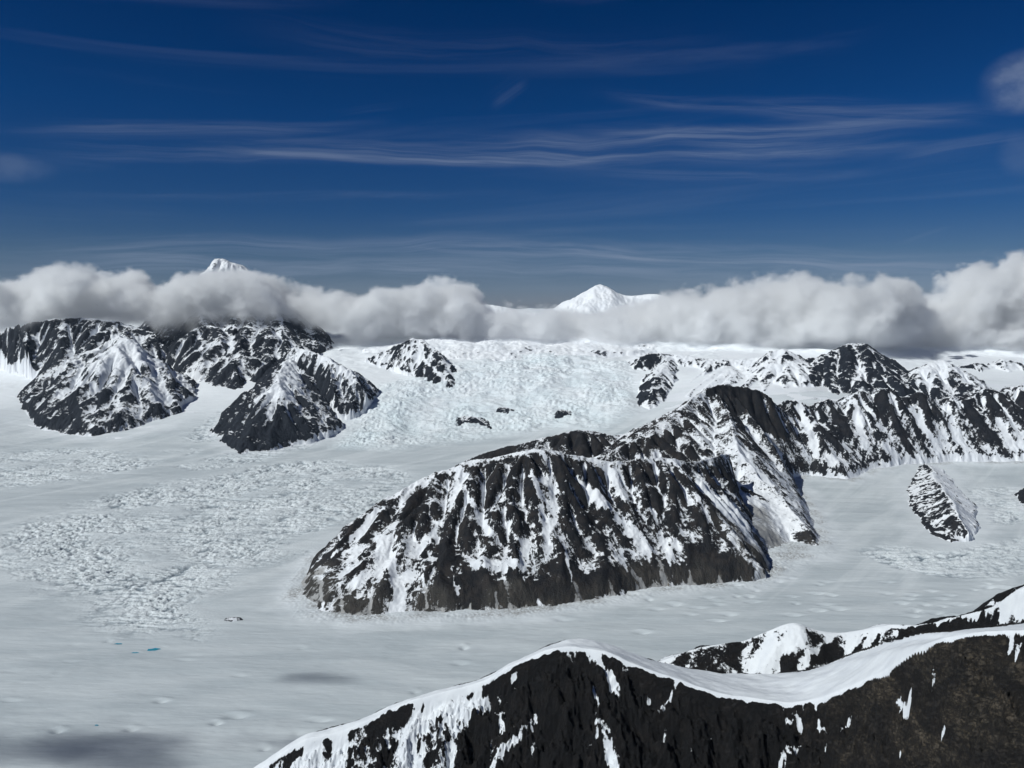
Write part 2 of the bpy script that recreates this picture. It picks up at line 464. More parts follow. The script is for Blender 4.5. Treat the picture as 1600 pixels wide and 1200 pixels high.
# ------------------------------------------------------------------ mountain builder
def build_mountain(spec):
    """returns numpy arrays; pure numpy so it can run in a thread"""
    foot = []
    for f in spec['foot']:
        if f[0] == 'f': foot.append(hit(f[1], f[2]))
        else: foot.append(W(f[1], f[2], 0.0))
    foot = np.array(foot)
    ridges = [smooth_line([P(*q) for q in r]) for r in spec['ridges']]
    dx = spec['dx']; mg = dx * 12
    allx = foot[:, 0]; ally = foot[:, 1]
    xs = np.arange(allx.min() - mg, allx.max() + mg, dx); ys = np.arange(ally.min() - mg, ally.max() + mg, dx)
    X, Y = np.meshgrid(xs, ys)
    seed = spec['seed']
    wa = spec.get('warp', 0.9 if dx < 11 else 1.9) * 1.0
    Wx = X + wa * 60 * fbm(X, Y, 380, 3, seed + 40) + wa * 30 * fbm(X, Y, 90, 4, seed + 44, .6)
    Wy = Y + wa * 60 * fbm(X, Y, 380, 3, seed + 50) + wa * 30 * fbm(X, Y, 90, 4, seed + 54, .6)
    sdf, arc = poly_sdf(Wx, Wy, foot)
    g = gbase(X, Y)
    h = np.full(X.shape, -1e9); DR = np.full(X.shape, 1e9)
    k = spec.get('k', 1.0); p = spec.get('p', 1.1); sl = spec.get('sl', 0.62)
    for r in ridges:
        for a, b in zip(r[:-1], r[1:]):
            d, t = seg_dist(Wx, Wy, a, b)
            zr = a[2] + (b[2] - a[2]) * t
            df = np.maximum(sdf, 0.0)
            fr = (df / (df + d + 1e-3))
            if p != 1.0: fr = fr ** p
            full = g + (zr - g) * fr
            lim = np.maximum(np.minimum(full, zr - sl * d), g + (zr - g) * fr * spec.get('flo', 0.10))
            h = np.maximum(h, lim); DR = np.minimum(DR, d)
    ins = sdf > 0
    lowf = sst(0.16, 0.06, (h - g) / np.maximum(np.max(np.where(ins, h - g, 0)), 1))
    hm = float(np.max(np.where(ins, h - g, 0)))
    rel = np.clip((h - g) / hm, 0, 1)
    ef = .38 if dx < 12.5 else .2
    env = sst(0, 0.12, rel) * (ef + (1 - ef) * sst(0, max(150, 13 * dx), DR))
    am = spec.get('amp', 40) * (1.7 if spec['mat'] == 'far' and spec['ridges'] and dx > 11 else 1.0)
    wl = spec.get('wl', 260)
    qx = X + 0.22 * wl * fbm(X, Y, wl * .8, 3, seed + 21); qy = Y + 0.22 * wl * fbm(X, Y, wl * .8, 3, seed + 23)
    h = h + env * am * 1.25 * (0.75 * ridged(qx, qy, wl, 5, seed, 0.55) + 0.6 * fbm(X, Y, wl * 2.1, 3, seed + 5))
    h0 = h
    act = ins & (sdf > dx * 1.0)
    h = np.where(ins, h, g - 5)
    h = multi_erode(h, dx, act, spec.get('K', 0.035), int(spec.get('iters', 160) * .7), spec.get('cs', 4))
    h, A = erode(h, dx, act, 22, spec.get('K', 0.035) * .5, 0.5, 0.01)
    # uplift: give back the broad lowering, keep only the carved relief
    lost = np.where(ins, h0 - h, 0)
    nb_ = int(spec.get('upl', 60)); wgt = blur(ins.astype(np.float32), nb_) + 1e-3
    h = softmin(h + np.where(ins, blur(lost, nb_) / wgt, 0) * sst(0, 0.1, rel), h0 + am * .15, am * .3)
    # restore the crests so the skyline stays where the photo has it
    keepc = np.exp(-(DR / max(spec.get('crest', 45), 3.5 * dx)) ** 2)
    h = h * (1 - 0.75 * keepc) + (h0 - am * 0.2) * 0.75 * keepc
    h = h + sst(0, 0.1, rel) * spec.get('fine', 0.9) * dx * (ridged(qx, qy, dx * 14, 4, seed + 7, 0.6) * 1.5 + 0.25 * fbm(X, Y, dx * 3.2, 2, seed + 9))
    h = np.where(ins, np.maximum(h, g - 20 + np.minimum(sdf * 0.5, 24)), g - 4 + sdf * 0.6)
    # snow cover
    gy, gx = np.gradient(blur(h, 1), dx); slope = np.hypot(gx, gy)
    conc1 = blur(h, 2) - h; conc1 = blur(conc1, 1)
    conc2 = blur(h, 10) - blur(h, 1)
    conc3 = blur(h, 40) - blur(h, 6)
    lA = np.log(np.maximum(blur(A, 1), 1.0)); lA = lA - blur(lA, 16)
    nstd = lambda a: a / (np.std(a[act]) + 1e-6)
    relh = np.clip((h - g) / hm, 0, 1)
    sc = spec.get('snow', {})
    # fall-line coordinates
    arc0 = arc.copy()
    kx = (X - X.min()) / (X.max() - X.min()); sk = spec.get('skew', (-0.25, 0.25))
    arc = arc + (sk[0] + (sk[1] - sk[0]) * kx) * sdf + 14 * fbm(X, Y, 160, 3, seed + 3)
    sn = 0.5 + sc.get('bias', 0.0)
    sn = sn + 0.055 * sc.get('gul', 1.0) * np.clip(nstd(conc2), -2, 2) + 0.065 * np.clip(nstd(conc3), -2, 2) + 0.02 * np.clip(nstd(lA), -2, 2)
    sn = sn - sc.get('steep', 0.35) * np.clip(slope - np.mean(slope[act]), -.6, .6) * .8
    sn = sn + sc.get('alt', 0.2) * (relh - 0.45)
    sn = sn + (0.5 if dx > 9 else 0.25) * sst(0.55, 0.3, slope)
    sn = sn + sc.get('asp', 0.0) * (gx * 0.8 - gy * 0.2)
    sn = sn + 0.46 * fbm(X, Y, sc.get('wl', 46 * dx), 7, seed + 70, 0.74) + 0.16 * fbm(arc, (h + .25 * X) * 3.0, 26 * dx, 4, seed + 75, .65)
    sn = sn + sc.get('st', 0.2) * 1.8 * fbm(arc, sdf * 0.30, 14 * dx, 5, seed + 80, 0.7)
    sn = sn + sc.get('crest', 0.25) * np.exp(-(DR / sc.get('crestw', 28)) ** 2)
    for (a, c, rad, am2) in spec.get('patch', []):      # (px,py) -> world location on this mountain, found by ray search
        q = ray_on(X, Y, h, a, c)
        if q is not None:
            dd = np.hypot(X - q[0], (Y - q[1]) * 1.0)
            sn = sn + am2 * np.exp(-(dd / rad) ** 2)
    sn = stroke(X, Y, h, sn, spec.get('lines', []), dx / 2.6)
    fan = np.zeros_like(h)
    for (a, c, fw, fh) in spec.get('fans', []):
        q = hit(a, c); _, a0 = poly_sdf(np.array([[q[0]]]), np.array([[q[1]]]), foot)
        rr = np.abs(arc0 - a0[0, 0] + 10 * fbm(X, Y, 60, 3, seed + 61)) / (fw * np.clip(1.05 - sdf / fh, .02, 2))
        fan = np.maximum(fan, sst(1.1, .7, rr) * sst(fh, fh * .85, sdf))
    sn = sn * (1 - fan) + fan * (0.42 + 0.9 * fbm(arc, sdf * .06, 16, 3, seed + 63, .6))
    ap = spec.get('apron', 60)
    footsn = sst(ap, 0, sdf + max(35, .6 * ap) * fbm(arc, sdf * 0.1, max(55, 9 * dx), 4, seed + 90, 0.65))
    sn = np.where(sdf < 0, 1.5, sn + spec.get('apron_snow', 0.5 if dx < 11 else .9) * footsn)
    db = sst(spec.get('deb_h', 0.28), 0.02, relh + 0.12 * fbm(X, Y, 250, 3, seed + 99)) * (0.55 + 0.9 * fbm(X, Y, 300, 2, seed + 98)) * spec.get('debris', 0.6) * sst(.2, .45, slope)
    for (a, c, rad, am2) in spec.get('dpatch', []):
        q = ray_on(X, Y, h, a, c)
        if q is not None:
            db = db + am2 * np.exp(-(np.hypot(X - q[0], Y - q[1]) / rad) ** 2)
    db = np.maximum(np.clip(db, 0, .75), fan) * (sdf > -5)
    keep = sdf > -dx * 6
    return dict(X=X, Y=Y, Z=h, keep=keep, snow=sn, debris=db, arc=arc, sdf=sdf)
def ray_on(X, Y, h, px, py):
    u, dy, dz = ray(px, py)
    xs = X[0]; ys = Y[:, 0]; dx = xs[1] - xs[0]
    yy = np.arange(ys[0], ys[-1], dx * 0.5); x = u / dy * yy; z = H + dz / dy * yy
    i = ((yy - ys[0]) / dx).astype(int); j = ((x - xs[0]) / dx).astype(int)
    ok = (j >= 0) & (j < X.shape[1]) & (i >= 0) & (i < X.shape[0])
    if not ok.any(): return None
    i = np.clip(i, 0, X.shape[0] - 1); j = np.clip(j, 0, X.shape[1] - 1)
    b = ok & (z < h[i, j])
    if not b.any(): return None
    k = int(np.argmax(b))
    return x[k], yy[k]

def stroke(X, Y, h, sn, items, unit=1.0):
    """couloirs, snow patches and bare rock faces laid on the slope: a polyline, half width in metres, strength"""
    wx = X + unit * 9 * fbm(X, Y, 26 * unit, 4, 601, .65); wy = Y + unit * 9 * fbm(X, Y, 26 * unit, 4, 607, .65)
    br = np.clip(0.85 + 1.1 * fbm(X * .9 + .35 * Y, Y * .45, 16 * unit, 4, 611, .65), 0.1, 1.5)
    for it in items:
        pts, wd, am2 = it
        q = [ray_on(X, Y, h, *p) for p in pts]
        q = [p for p in q if p is not None]
        if not q: continue
        if len(q) == 1: d = np.hypot(wx - q[0][0], wy - q[0][1])
        else:
            d = np.full(X.shape, 1e9)
            for a, c in zip(q[:-1], q[1:]):
                d = np.minimum(d, seg_dist(wx, wy, np.array(a), np.array(c))[0])
        sn = sn + am2 * br * sst(wd * 1.6, wd * .3, d)
    return sn
exec_specs = []
def mountain(**kw): exec_specs.append(kw)

# --- the big rock massif in the middle of the picture
mountain(name='mountain', label='large dark rock massif streaked with snow standing alone in the middle of the glacier', cat='mountain', mat='mid', seed=11, dx=6.5, sl=.45,
    foot=[('f', 462, 915), ('f', 455, 932), ('f', 485, 964), ('f', 560, 970), ('f', 650, 966), ('f', 750, 963), ('f', 850, 955), ('f', 930, 944), ('f', 1010, 925),
          ('f', 1100, 918), ('f', 1180, 911), ('f', 1212, 900), ('w', 1215, 5750), ('w', 1200, 6500), ('w', 1150, 7200), ('w', 1000, 7000), ('w', 850, 6850), ('w', 700, 6800), ('w', 580, 6500), ('w', 490, 5900)],
    ridges=[[(464, 916, 5300), (500, 872, 5450), (560, 808, 5650), (640, 757, 5850), (720, 724, 5950), (800, 710, 5950), (850, 703, 5900), (900, 712, 5950), (960, 722, 6000), (1040, 716, 6150), (1090, 722, 6350), (1140, 705, 6950)],
            [(1045, 717, 6150), (1085, 765, 5900), (1125, 812, 5700), (1170, 868, 5500), (1205, 902, 5400)],
            [(850, 703, 5900), (860, 790, 5550), (850, 880, 5200)],
            [(720, 724, 5950), (700, 800, 5550), (650, 890, 5200)],
            [(960, 722, 6000), (985, 800, 5650), (1000, 870, 5400)],
            [(590, 785, 5750), (560, 870, 5400), (540, 930, 5120)], [(500, 872, 5450), (505, 925, 5200), (492, 955, 5060)], [(640, 757, 5850), (610, 860, 5400), (590, 940, 5080)]],
    amp=64, wl=320, K=0.036, iters=130, skew=(-.5, .75), fans=[(735, 962, 45, 120), (778, 960, 34, 90), (820, 957, 30, 80), (640, 965, 40, 110), (690, 965, 30, 80), (868, 952, 26, 70), (915, 945, 60, 150), (960, 937, 40, 120), (1005, 926, 55, 170), (1045, 922, 50, 180), (1085, 919, 40, 130), (580, 968, 26, 70), (520, 967, 24, 60), (1130, 916, 34, 90), (465, 935, 50, 150)],
    snow=dict(bias=-0.13, alt=0.16, steep=0.25, crest=0.3, st=0.3, crestw=40), debris=1.0, deb_h=0.3, apron=100, apron_snow=0.42,
    patch=[(1150, 800, 180, 0.5), (1180, 850, 130, 0.5), (820, 860, 90, 0.35), (640, 900, 60, .4), (565, 905, 40, .5), (900, 920, 200, -.3), (740, 920, 150, -.25), (1100, 870, 120, -.35), (560, 830, 160, -.15)], dpatch=[(1150, 830, 200, .6), (1190, 880, 120, .7)],
    lines=[([(500, 900), (505, 955)], 10, .7), ([(530, 915), (536, 960)], 8, .7), ([(577, 930), (580, 964)], 8, .6), ([(660, 900), (668, 950)], 8, .6), ([(705, 890), (715, 930)], 7, .6), ([(775, 930), (780, 955)], 14, .5), ([(840, 935), (850, 952)], 10, .6), ([(880, 850), (895, 915)], 9, .5), ([(970, 860), (985, 915)], 8, .5), ([(1035, 850), (1050, 905)], 10, .5),
        ([(592, 838), (612, 885), (624, 925), (622, 962)], 34, .6), ([(720, 761), (745, 800), (768, 835)], 22, .5), ([(589, 799), (547, 844), (520, 870)], 16, .55), ([(740, 880), (775, 885), (812, 878)], 36, .6),
           ([(935, 783), (975, 818), (1017, 858)], 40, .5), ([(552, 915)], 40, .7), ([(830, 740), (845, 790), (850, 840)], 22, .45), ([(905, 745), (950, 790)], 26, .4), ([(1070, 745), (1110, 790), (1140, 850)], 20, -.5),
           ([(1100, 760), (1150, 815), (1205, 888)], 55, .7), ([(1020, 800), (1050, 870)], 24, .4), ([(460, 912), (500, 880), (540, 850)], 34, -.45), ([(552, 948)], 40, -.6), ([(693, 850), (693, 925)], 50, -.45),
           ([(735, 915), (735, 955)], 50, -.5), ([(813, 925), (860, 930)], 60, -.5), ([(940, 900), (1000, 900)], 60, -.45), ([(1090, 880), (1160, 900)], 60, -.55), ([(600, 800), (650, 790)], 40, -.3), ([(700, 800), (690, 830)], 40, -.35), ([(870, 730), (880, 760)], 24, -.5), ([(1130, 745), (1175, 765)], 18, -.9)])
# --- the higher mountain behind it
mountain(name='mountain', label='pointed mountain behind the middle massif with a long snowy spur falling to the right', cat='mountain', mat='mid', seed=23, dx=8.5,
    foot=[('f', 1284, 866), ('f', 1255, 874), ('f', 1216, 893), ('w', 1150, 6050), ('w', 1050, 6500), ('w', 900, 6900), ('w', 760, 7500), ('w', 690, 8200),
          ('w', 700, 8900), ('w', 850, 9300), ('w', 1000, 9700), ('w', 1150, 10100), ('w', 1290, 10100), ('f', 1290, 742), ('f', 1240, 750), ('f', 1272, 795), ('f', 1292, 845)],
    sl=.55, ridges=[[(1120, 735, 7000), (1150, 790, 6500), (1182, 845, 6080), (1210, 886, 5780)], [(715, 727, 8300), (760, 707, 8300), (830, 690, 8300), (905, 673, 8300), (970, 684, 8400), (1020, 672, 8500), (1105, 612, 8850)],
            [(930, 722, 7300), (1000, 682, 7700), (1060, 642, 8200), (1105, 608, 8700), (1140, 602, 8900), (1190, 612, 9000), (1225, 640, 9200), (1240, 625, 9500)],
            [(1120, 612, 8700), (1140, 650, 8200), (1148, 692, 7700), (1180, 737, 7200), (1225, 782, 6750), (1262, 825, 6350), (1281, 861, 6100)],
            [(1150, 620, 8800), (1195, 680, 8300), (1225, 725, 8000)]],
    amp=40, wl=280, K=0.04, iters=140, snow=dict(bias=0.06, alt=0.0, steep=0.2, crest=0.12, st=0.25), debris=0.5, deb_h=0.2, apron=40,
    lines=[([(1120, 612), (1175, 640), (1205, 660)], 120, -.6), ([(1075, 665), (1020, 690), (980, 705)], 60, -.4), ([(1150, 690), (1185, 735)], 60, .35), ([(1060, 640), (1100, 615)], 25, .5)], patch=[(1170, 625, 230, -0.3), (1040, 690, 180, -.3), (900, 690, 350, -.45), (780, 710, 250, -.5), (1150, 800, 300, .5), (1260, 840, 80, -.3)], dpatch=[(1150, 820, 260, .6), (1180, 870, 150, .6), (1190, 800, 150, .6), (1120, 765, 150, .5), (1215, 850, 120, .5), (1215, 700, 180, .5)], strata=1)
# --- the range on the right
mountain(name='mountain', label='long dark rock wall with slanting snow bands running out at the right edge', cat='mountain', mat='right', seed=35, dx=9.5,
    foot=[('f', 1225, 738), ('f', 1275, 748), ('f', 1330, 752), ('f', 1372, 736), ('f', 1425, 728), ('f', 1490, 724), ('f', 1600, 724), ('f', 1780, 726), ('w', 1900, 10500), ('w', 1800, 11600),
          ('w', 1500, 11300), ('w', 1300, 10800), ('w', 1180, 10300), ('w', 1170, 9300)],
    ridges=[[(1190, 645, 9200), (1235, 624, 9450), (1262, 634, 9500), (1290, 625, 9600), (1318, 628, 9650), (1344, 611, 9700), (1365, 619, 9720), (1385, 605, 9750), (1412, 620, 9800), (1440, 613, 9850), (1466, 626, 9900), (1490, 617, 9950), (1515, 623, 10000), (1540, 607, 10100), (1570, 614, 10200), (1600, 601, 10300), (1700, 612, 10400), (1820, 650, 10600)],
            [(1290, 627, 9600), (1312, 690, 9150), (1335, 740, 8850)],
            [(1385, 608, 9750), (1405, 660, 9400), (1440, 712, 9150)],
            [(1490, 619, 9950), (1520, 670, 9600), (1545, 715, 9350)],
            [(1600, 604, 10300), (1610, 670, 9800), (1625, 715, 9500)],
            [(1235, 624, 9450), (1255, 690, 9100), (1270, 735, 8900)]],
    amp=58, wl=330, K=0.045, iters=140, snow=dict(bias=0.03, alt=-0.05, steep=0.2, crest=0.15, st=0.28), debris=0.3, deb_h=0.16, apron=110, apron_snow=0.7, strata=1,
    patch=[],
    lines=[([(1213, 645), (1219, 704)], 60, .7), ([(1250, 640), (1262, 670), (1276, 710)], 40, .55), ([(1335, 628), (1345, 665), (1352, 700)], 45, .6), ([(1424, 636), (1445, 672), (1468, 708)], 36, .6), ([(1485, 667), (1510, 700), (1532, 720)], 36, .55),
           ([(1560, 660), (1585, 700)], 36, .5), ([(1385, 700), (1400, 715)], 70, .5), ([(1316, 650), (1300, 680)], 80, -.5), ([(1374, 628), (1380, 650)], 80, -.6), ([(1445, 630), (1460, 650)], 70, -.5), ([(1515, 640), (1545, 680)], 90, -.5), ([(1590, 625), (1600, 660)], 90, -.4), ([(1400, 655), (1420, 700)], 50, -.35)])
# --- the low spur in the right hand basin
mountain(name='ridge', label='low narrow ridge of snow and dark rock in the basin below the right wall', cat='ridge', mat='right', seed=41, dx=7,
    foot=[('f', 1440, 726), ('f', 1424, 745), ('f', 1412, 768), ('f', 1428, 805), ('f', 1450, 836), ('f', 1488, 850), ('f', 1526, 846), ('f', 1532, 832), ('w', 1530, 7400), ('w', 1500, 8200), ('w', 1470, 9200)],
    ridges=[[(1445, 724, 8900), (1462, 748, 8100), (1480, 773, 7200), (1500, 803, 6560), (1519, 838, 6250)]],
    sl=.4, amp=14, wl=160, K=0.03, iters=90, snow=dict(bias=0.10, alt=-0.1, steep=0.3, crest=0.3, crestw=22, asp=-0.25), debris=0.3, apron=25, crest=20)
mountain(name='ridge', label='small black rock knob in the snow at the right edge', cat='rock knob', mat='right', seed=43, dx=7,
    foot=[('f', 1583, 770), ('f', 1590, 784), ('f', 1604, 794), ('f', 1640, 798), ('w', 1650, 7900), ('w', 1600, 8100)],
    ridges=[[(1588, 768, 7850), (1610, 757, 7750), (1635, 768, 7650)]],
    amp=8, wl=90, K=0.03, iters=50, snow=dict(bias=-0.4), debris=0.1, apron=8, crest=20)
# --- left group
mountain(name='mountain', label='snowy pyramid peak with black lower spurs at the far left', cat='mountain', mat='far', seed=52, dx=13,
    foot=[('f', 42, 664), ('f', 70, 676), ('f', 120, 684), ('f', 180, 687), ('f', 245, 674), ('f', 290, 658), ('f', 312, 640), ('w', 320, 13000), ('w', 260, 14000), ('w', 150, 14100), ('w', 60, 13500), ('w', 20, 12800)],
    ridges=[[(48, 664, 12200), (85, 640, 12400), (125, 610, 12600), (165, 572, 12800), (200, 530, 13000), (238, 562, 12900), (270, 590, 12700), (302, 622, 12500), (308, 640, 12300)],
            [(200, 530, 13000), (205, 590, 12500), (190, 640, 12000), (182, 682, 11500)],
            [(238, 562, 12900), (250, 620, 12300), (262, 660, 11900)],
            [(140, 598, 12650), (120, 650, 12000)],
            [(200, 530, 13000), (190, 525, 13500), (170, 515, 14000)]],
    amp=60, wl=420, K=0.045, iters=120, snow=dict(bias=0.05, alt=0.5, steep=0.25, crest=0.2, crestw=50, asp=-0.12), debris=0.3, deb_h=0.12, apron=120, apron_snow=0.5, crest=60, patch=[(200, 560, 260, .4), (260, 625, 150, .15), (100, 655, 300, -.3)])
mountain(name='mountain', label='black pyramid peak with a snow cap between the two left icefalls', cat='mountain', mat='far', seed=64, dx=12,
    foot=[('f', 333, 672), ('f', 343, 692), ('f', 372, 709), ('f', 425, 705), ('f', 475, 696), ('f', 526, 683), ('w', 545, 11400), ('w', 560, 12600), ('w', 500, 13700), ('w', 430, 13700), ('w', 395, 12600), ('w', 345, 11700)],
    ridges=[[(338, 682, 10800), (365, 660, 10950), (398, 632, 11150), (430, 600, 11400), (460, 625, 11250), (490, 652, 11050), (523, 680, 10850)],
            [(430, 600, 11400), (425, 650, 10950), (412, 695, 10500)],
            [(430, 600, 11400), (440, 580, 12000), (448, 560, 12700), (455, 545, 13600)],
            [(448, 562, 12600), (490, 590, 12300), (530, 625, 12000)]],
    amp=44, wl=330, K=0.04, iters=110, snow=dict(bias=-0.20, alt=0.55, steep=0.2, crest=0.25, crestw=35, asp=-0.35), debris=0.35, deb_h=0.12, apron=90, apron_snow=0.6, crest=50, patch=[(430, 612, 160, .35), (430, 665, 330, -.3)])
mountain(name='mountain', label='steep rock wall on the far left whose top is lost in cloud', cat='mountain', mat='far', seed=71, dx=16,
    foot=[('f', -120, 570), ('f', 0, 578), ('f', 60, 596), ('f', 105, 622), ('w', 160, 13300), ('w', 240, 13600), ('w', 290, 14300), ('w', 270, 16500), ('w', 0, 16800), ('w', -150, 16500)],
    ridges=[[(-120, 525, 14700), (-40, 514, 14700), (40, 504, 14700), (100, 496, 14700), (180, 502, 14700), (250, 524, 14500)],
            [(100, 496, 14700), (95, 540, 14000), (115, 600, 13400)],
            [(40, 504, 14700), (40, 540, 14000), (55, 585, 13600)],
            [(180, 502, 14700), (190, 540, 14000)], [(-40, 514, 14700), (-30, 560, 14100)]],
    amp=70, wl=420, K=0.045, iters=110, snow=dict(bias=-0.03, alt=0.0, steep=0.2, st=0.25), debris=0.1, apron=60, crest=60)
mountain(name='mountain', label='high peak showing only its tip above the clouds with a rock wall beneath them', cat='mountain', mat='far', seed=83, dx=14, sl=.5,
    foot=[('f', 262, 596), ('f', 300, 606), ('f', 340, 616), ('f', 390, 620), ('f', 440, 606), ('w', 500, 13700), ('w', 540, 15500), ('w', 480, 18500), ('w', 330, 19500), ('w', 200, 18500), ('w', 240, 15500)],
    ridges=[[(262, 540, 14300), (310, 508, 14500), (318, 436, 16400), (340, 404, 17000), (380, 418, 17000), (418, 444, 16600), (442, 512, 14600), (455, 540, 14200), (475, 560, 13900)],
            [(420, 470, 16000), (400, 514, 14500), (395, 570, 13700)], [(310, 508, 14500), (318, 560, 13900)], [(310, 508, 14500), (365, 512, 14500), (442, 512, 14600)], [(362, 512, 14500), (360, 560, 13900), (355, 600, 13300)], [(435, 514, 14500), (430, 570, 13700)]],
    amp=64, wl=380, K=0.045, iters=110, snow=dict(bias=-0.06, alt=0.1, steep=0.2, st=0.22), debris=0.1, apron=120, apron_snow=.6, crest=60, patch=[(300, 590, 300, .5), (500, 555, 200, .3), (345, 415, 700, .35)])
mountain(name='mountain', label='half snowy ridge joining the black pyramid and falling right to the icefall', cat='mountain', mat='far', seed=87, dx=12,
    foot=[('f', 500, 640), ('f', 530, 655), ('f', 562, 658), ('f', 584, 636), ('w', 600, 12300), ('w', 570, 13300), ('w', 460, 13700), ('w', 420, 13200), ('w', 420, 12200)],
    ridges=[[(440, 556, 13200), (455, 543, 13000), (480, 548, 12700), (520, 562, 12300), (556, 590, 11950), (580, 628, 11650)],
            [(455, 545, 13000), (445, 570, 12400), (435, 595, 11800)], [(520, 562, 12300), (520, 610, 11700)], [(556, 590, 11950), (555, 640, 11500)]],
    amp=34, wl=320, K=0.04, iters=100, snow=dict(bias=-0.02, alt=0.25, steep=0.2, asp=-.1), debris=0.1, apron=60, crest=50, lines=[([(470, 590), (500, 610)], 130, -.5), ([(500, 560), (545, 585)], 60, .35)])
mountain(name='mountain', label='rounded snow dome with broken rock ribs left of the big icefall', cat='mountain', mat='far', seed=95, dx=12,
    foot=[('f', 572, 568), ('f', 600, 580), ('f', 640, 588), ('f', 672, 606), ('f', 698, 616), ('f', 716, 604), ('w', 722, 13100), ('w', 700, 14000), ('w', 640, 14600), ('w', 560, 14500), ('w', 550, 13800)],
    ridges=[[(572, 562, 13900), (600, 548, 13900), (630, 535, 13800), (655, 530, 13700), (682, 548, 13400), (702, 572, 13100), (713, 598, 12800)],
            [(655, 530, 13700), (662, 560, 13300), (690, 608, 12700)], [(630, 535, 13800), (620, 570, 13300)]],
    amp=40, wl=260, K=0.03, iters=90, snow=dict(bias=0.10, alt=0.15, steep=0.25, st=0.25), debris=0.05, apron=50, crest=40, patch=[(665, 585, 170, -.2), (600, 560, 150, .2)])
# --- right group behind
mountain(name='mountain', label='white snow ridge with dark rock ribs right of the big icefall', cat='mountain', mat='far', seed=107, dx=13,
    foot=[('f', 975, 578), ('f', 990, 600), ('f', 990, 640), ('f', 1012, 650), ('w', 1060, 11200), ('w', 1200, 11000), ('w', 1300, 11300), ('w', 1300, 13500), ('w', 1200, 14300), ('w', 1050, 14500), ('w', 960, 14000)],
    ridges=[[(972, 570, 13500), (1010, 552, 13600), (1060, 554, 13600), (1110, 560, 13200), (1160, 560, 13000), (1200, 556, 12800), (1224, 545, 12600), (1250, 568, 12400), (1270, 590, 12200)],
            [(1045, 558, 13500), (1035, 575, 12800), (1018, 600, 12200), (1002, 640, 11700)],
            [(1224, 545, 12600), (1210, 585, 12200)], [(1160, 560, 13000), (1170, 600, 12300)], [(1110, 560, 13200), (1100, 600, 12400)]],
    amp=40, wl=300, K=0.04, iters=90, snow=dict(bias=0.2, alt=0.1, steep=0.2, asp=0.12), debris=0.05, apron=50, crest=45, patch=[(1005, 620, 130, -.7), (1012, 600, 120, -.6), (1015, 560, 150, -.6), (1070, 590, 200, .5), (1225, 560, 150, -.2)])
mountain(name='mountain', label='dark craggy summit touching the cloud base behind the right wall', cat='mountain', mat='far', seed=113, dx=12,
    foot=[('w', 1245, 11400), ('w', 1330, 11000), ('w', 1425, 11000), ('w', 1440, 12200), ('w', 1400, 13200), ('w', 1320, 13600), ('w', 1240, 13000)],
    ridges=[[(1255, 580, 12300), (1285, 556, 12400), (1310, 542, 12500), (1338, 536, 12500), (1365, 548, 12400), (1392, 568, 12200), (1418, 590, 12000)],
            [(1310, 542, 12500), (1300, 600, 11700)], [(1338, 536, 12500), (1345, 590, 11700)], [(1365, 548, 12400), (1385, 600, 11700)]],
    amp=46, wl=280, K=0.045, iters=100, snow=dict(bias=-0.12, alt=-0.1, steep=0.2), debris=0.05, apron=60, crest=40, strata=1)
mountain(name='mountain', label='small snow topped peak right of the craggy summit', cat='mountain', mat='far', seed=121, dx=12,
    foot=[('w', 1385, 11300), ('w', 1450, 11000), ('w', 1560, 11000), ('w', 1580, 12200), ('w', 1500, 13000), ('w', 1400, 12800)],
    ridges=[[(1390, 598, 11900), (1430, 578, 12000), (1468, 563, 12100), (1490, 572, 12100), (1510, 590, 12000), (1545, 608, 11700)],
            [(1468, 563, 12100), (1480, 610, 11500)], [(1490, 572, 12100), (1515, 600, 11500)]],
    amp=34, wl=240, K=0.04, iters=80, snow=dict(bias=0.08, alt=0.25, steep=0.2, asp=-0.2), debris=0.05, apron=60, crest=35, patch=[(1455, 575, 180, .4), (1500, 600, 150, -.2)])
mountain(name='mountain', label='pale snowy crags far off at the right edge under the clouds', cat='mountain', mat='far', seed=133, dx=18,
    foot=[('w', 1460, 12500), ('w', 1600, 12000), ('w', 1850, 12000), ('w', 1900, 15000), ('w', 1600, 15500), ('w', 1440, 14500)],
    ridges=[[(1475, 584, 12900), (1500, 574, 13100), (1525, 566, 13200), (1548, 570, 13200), (1570, 560, 13300), (1600, 562, 13300), (1640, 550, 13400), (1700, 556, 13400), (1850, 570, 13500)],
            [(1525, 566, 13200), (1535, 598, 12500)], [(1570, 560, 13300), (1580, 600, 12500)], [(1640, 550, 13400), (1620, 602, 12400)]],
    amp=60, wl=420, K=0.04, iters=80, snow=dict(bias=0.16, alt=0.0, steep=0.2), debris=0.0, apron=60, crest=45)
# --- very distant snow summits
mountain(name='mountain', label='bright white pointed summit rising above the clouds against the blue sky', cat='mountain', mat='white', seed=141, dx=26,
    foot=[('w', 860, 19500), ('w', 950, 18000), ('w', 1150, 16500), ('w', 1230, 17500), ('w', 1200, 25500), ('w', 1050, 27500), ('w', 850, 27000), ('w', 780, 24000)],
    ridges=[[(830, 500, 23500), (885, 484, 23200), (905, 468, 23000), (935, 444, 23000), (955, 454, 23000), (985, 461, 22800), (1030, 460, 22500), (1070, 478, 21500), (1100, 500, 20500), (1130, 530, 19000)],
            [(935, 444, 23000), (940, 500, 21500), (950, 530, 20500)], [(985, 461, 22800), (1000, 510, 21000)], [(1030, 460, 22500), (1050, 510, 20500)], [(1070, 478, 21500), (1085, 525, 19500)]],
    amp=110, wl=1300, K=0.04, iters=80, snow=dict(bias=0.75), debris=0.0, apron=10, crest=60, fine=0.5, patch=[(1095, 510, 300, -.4)])
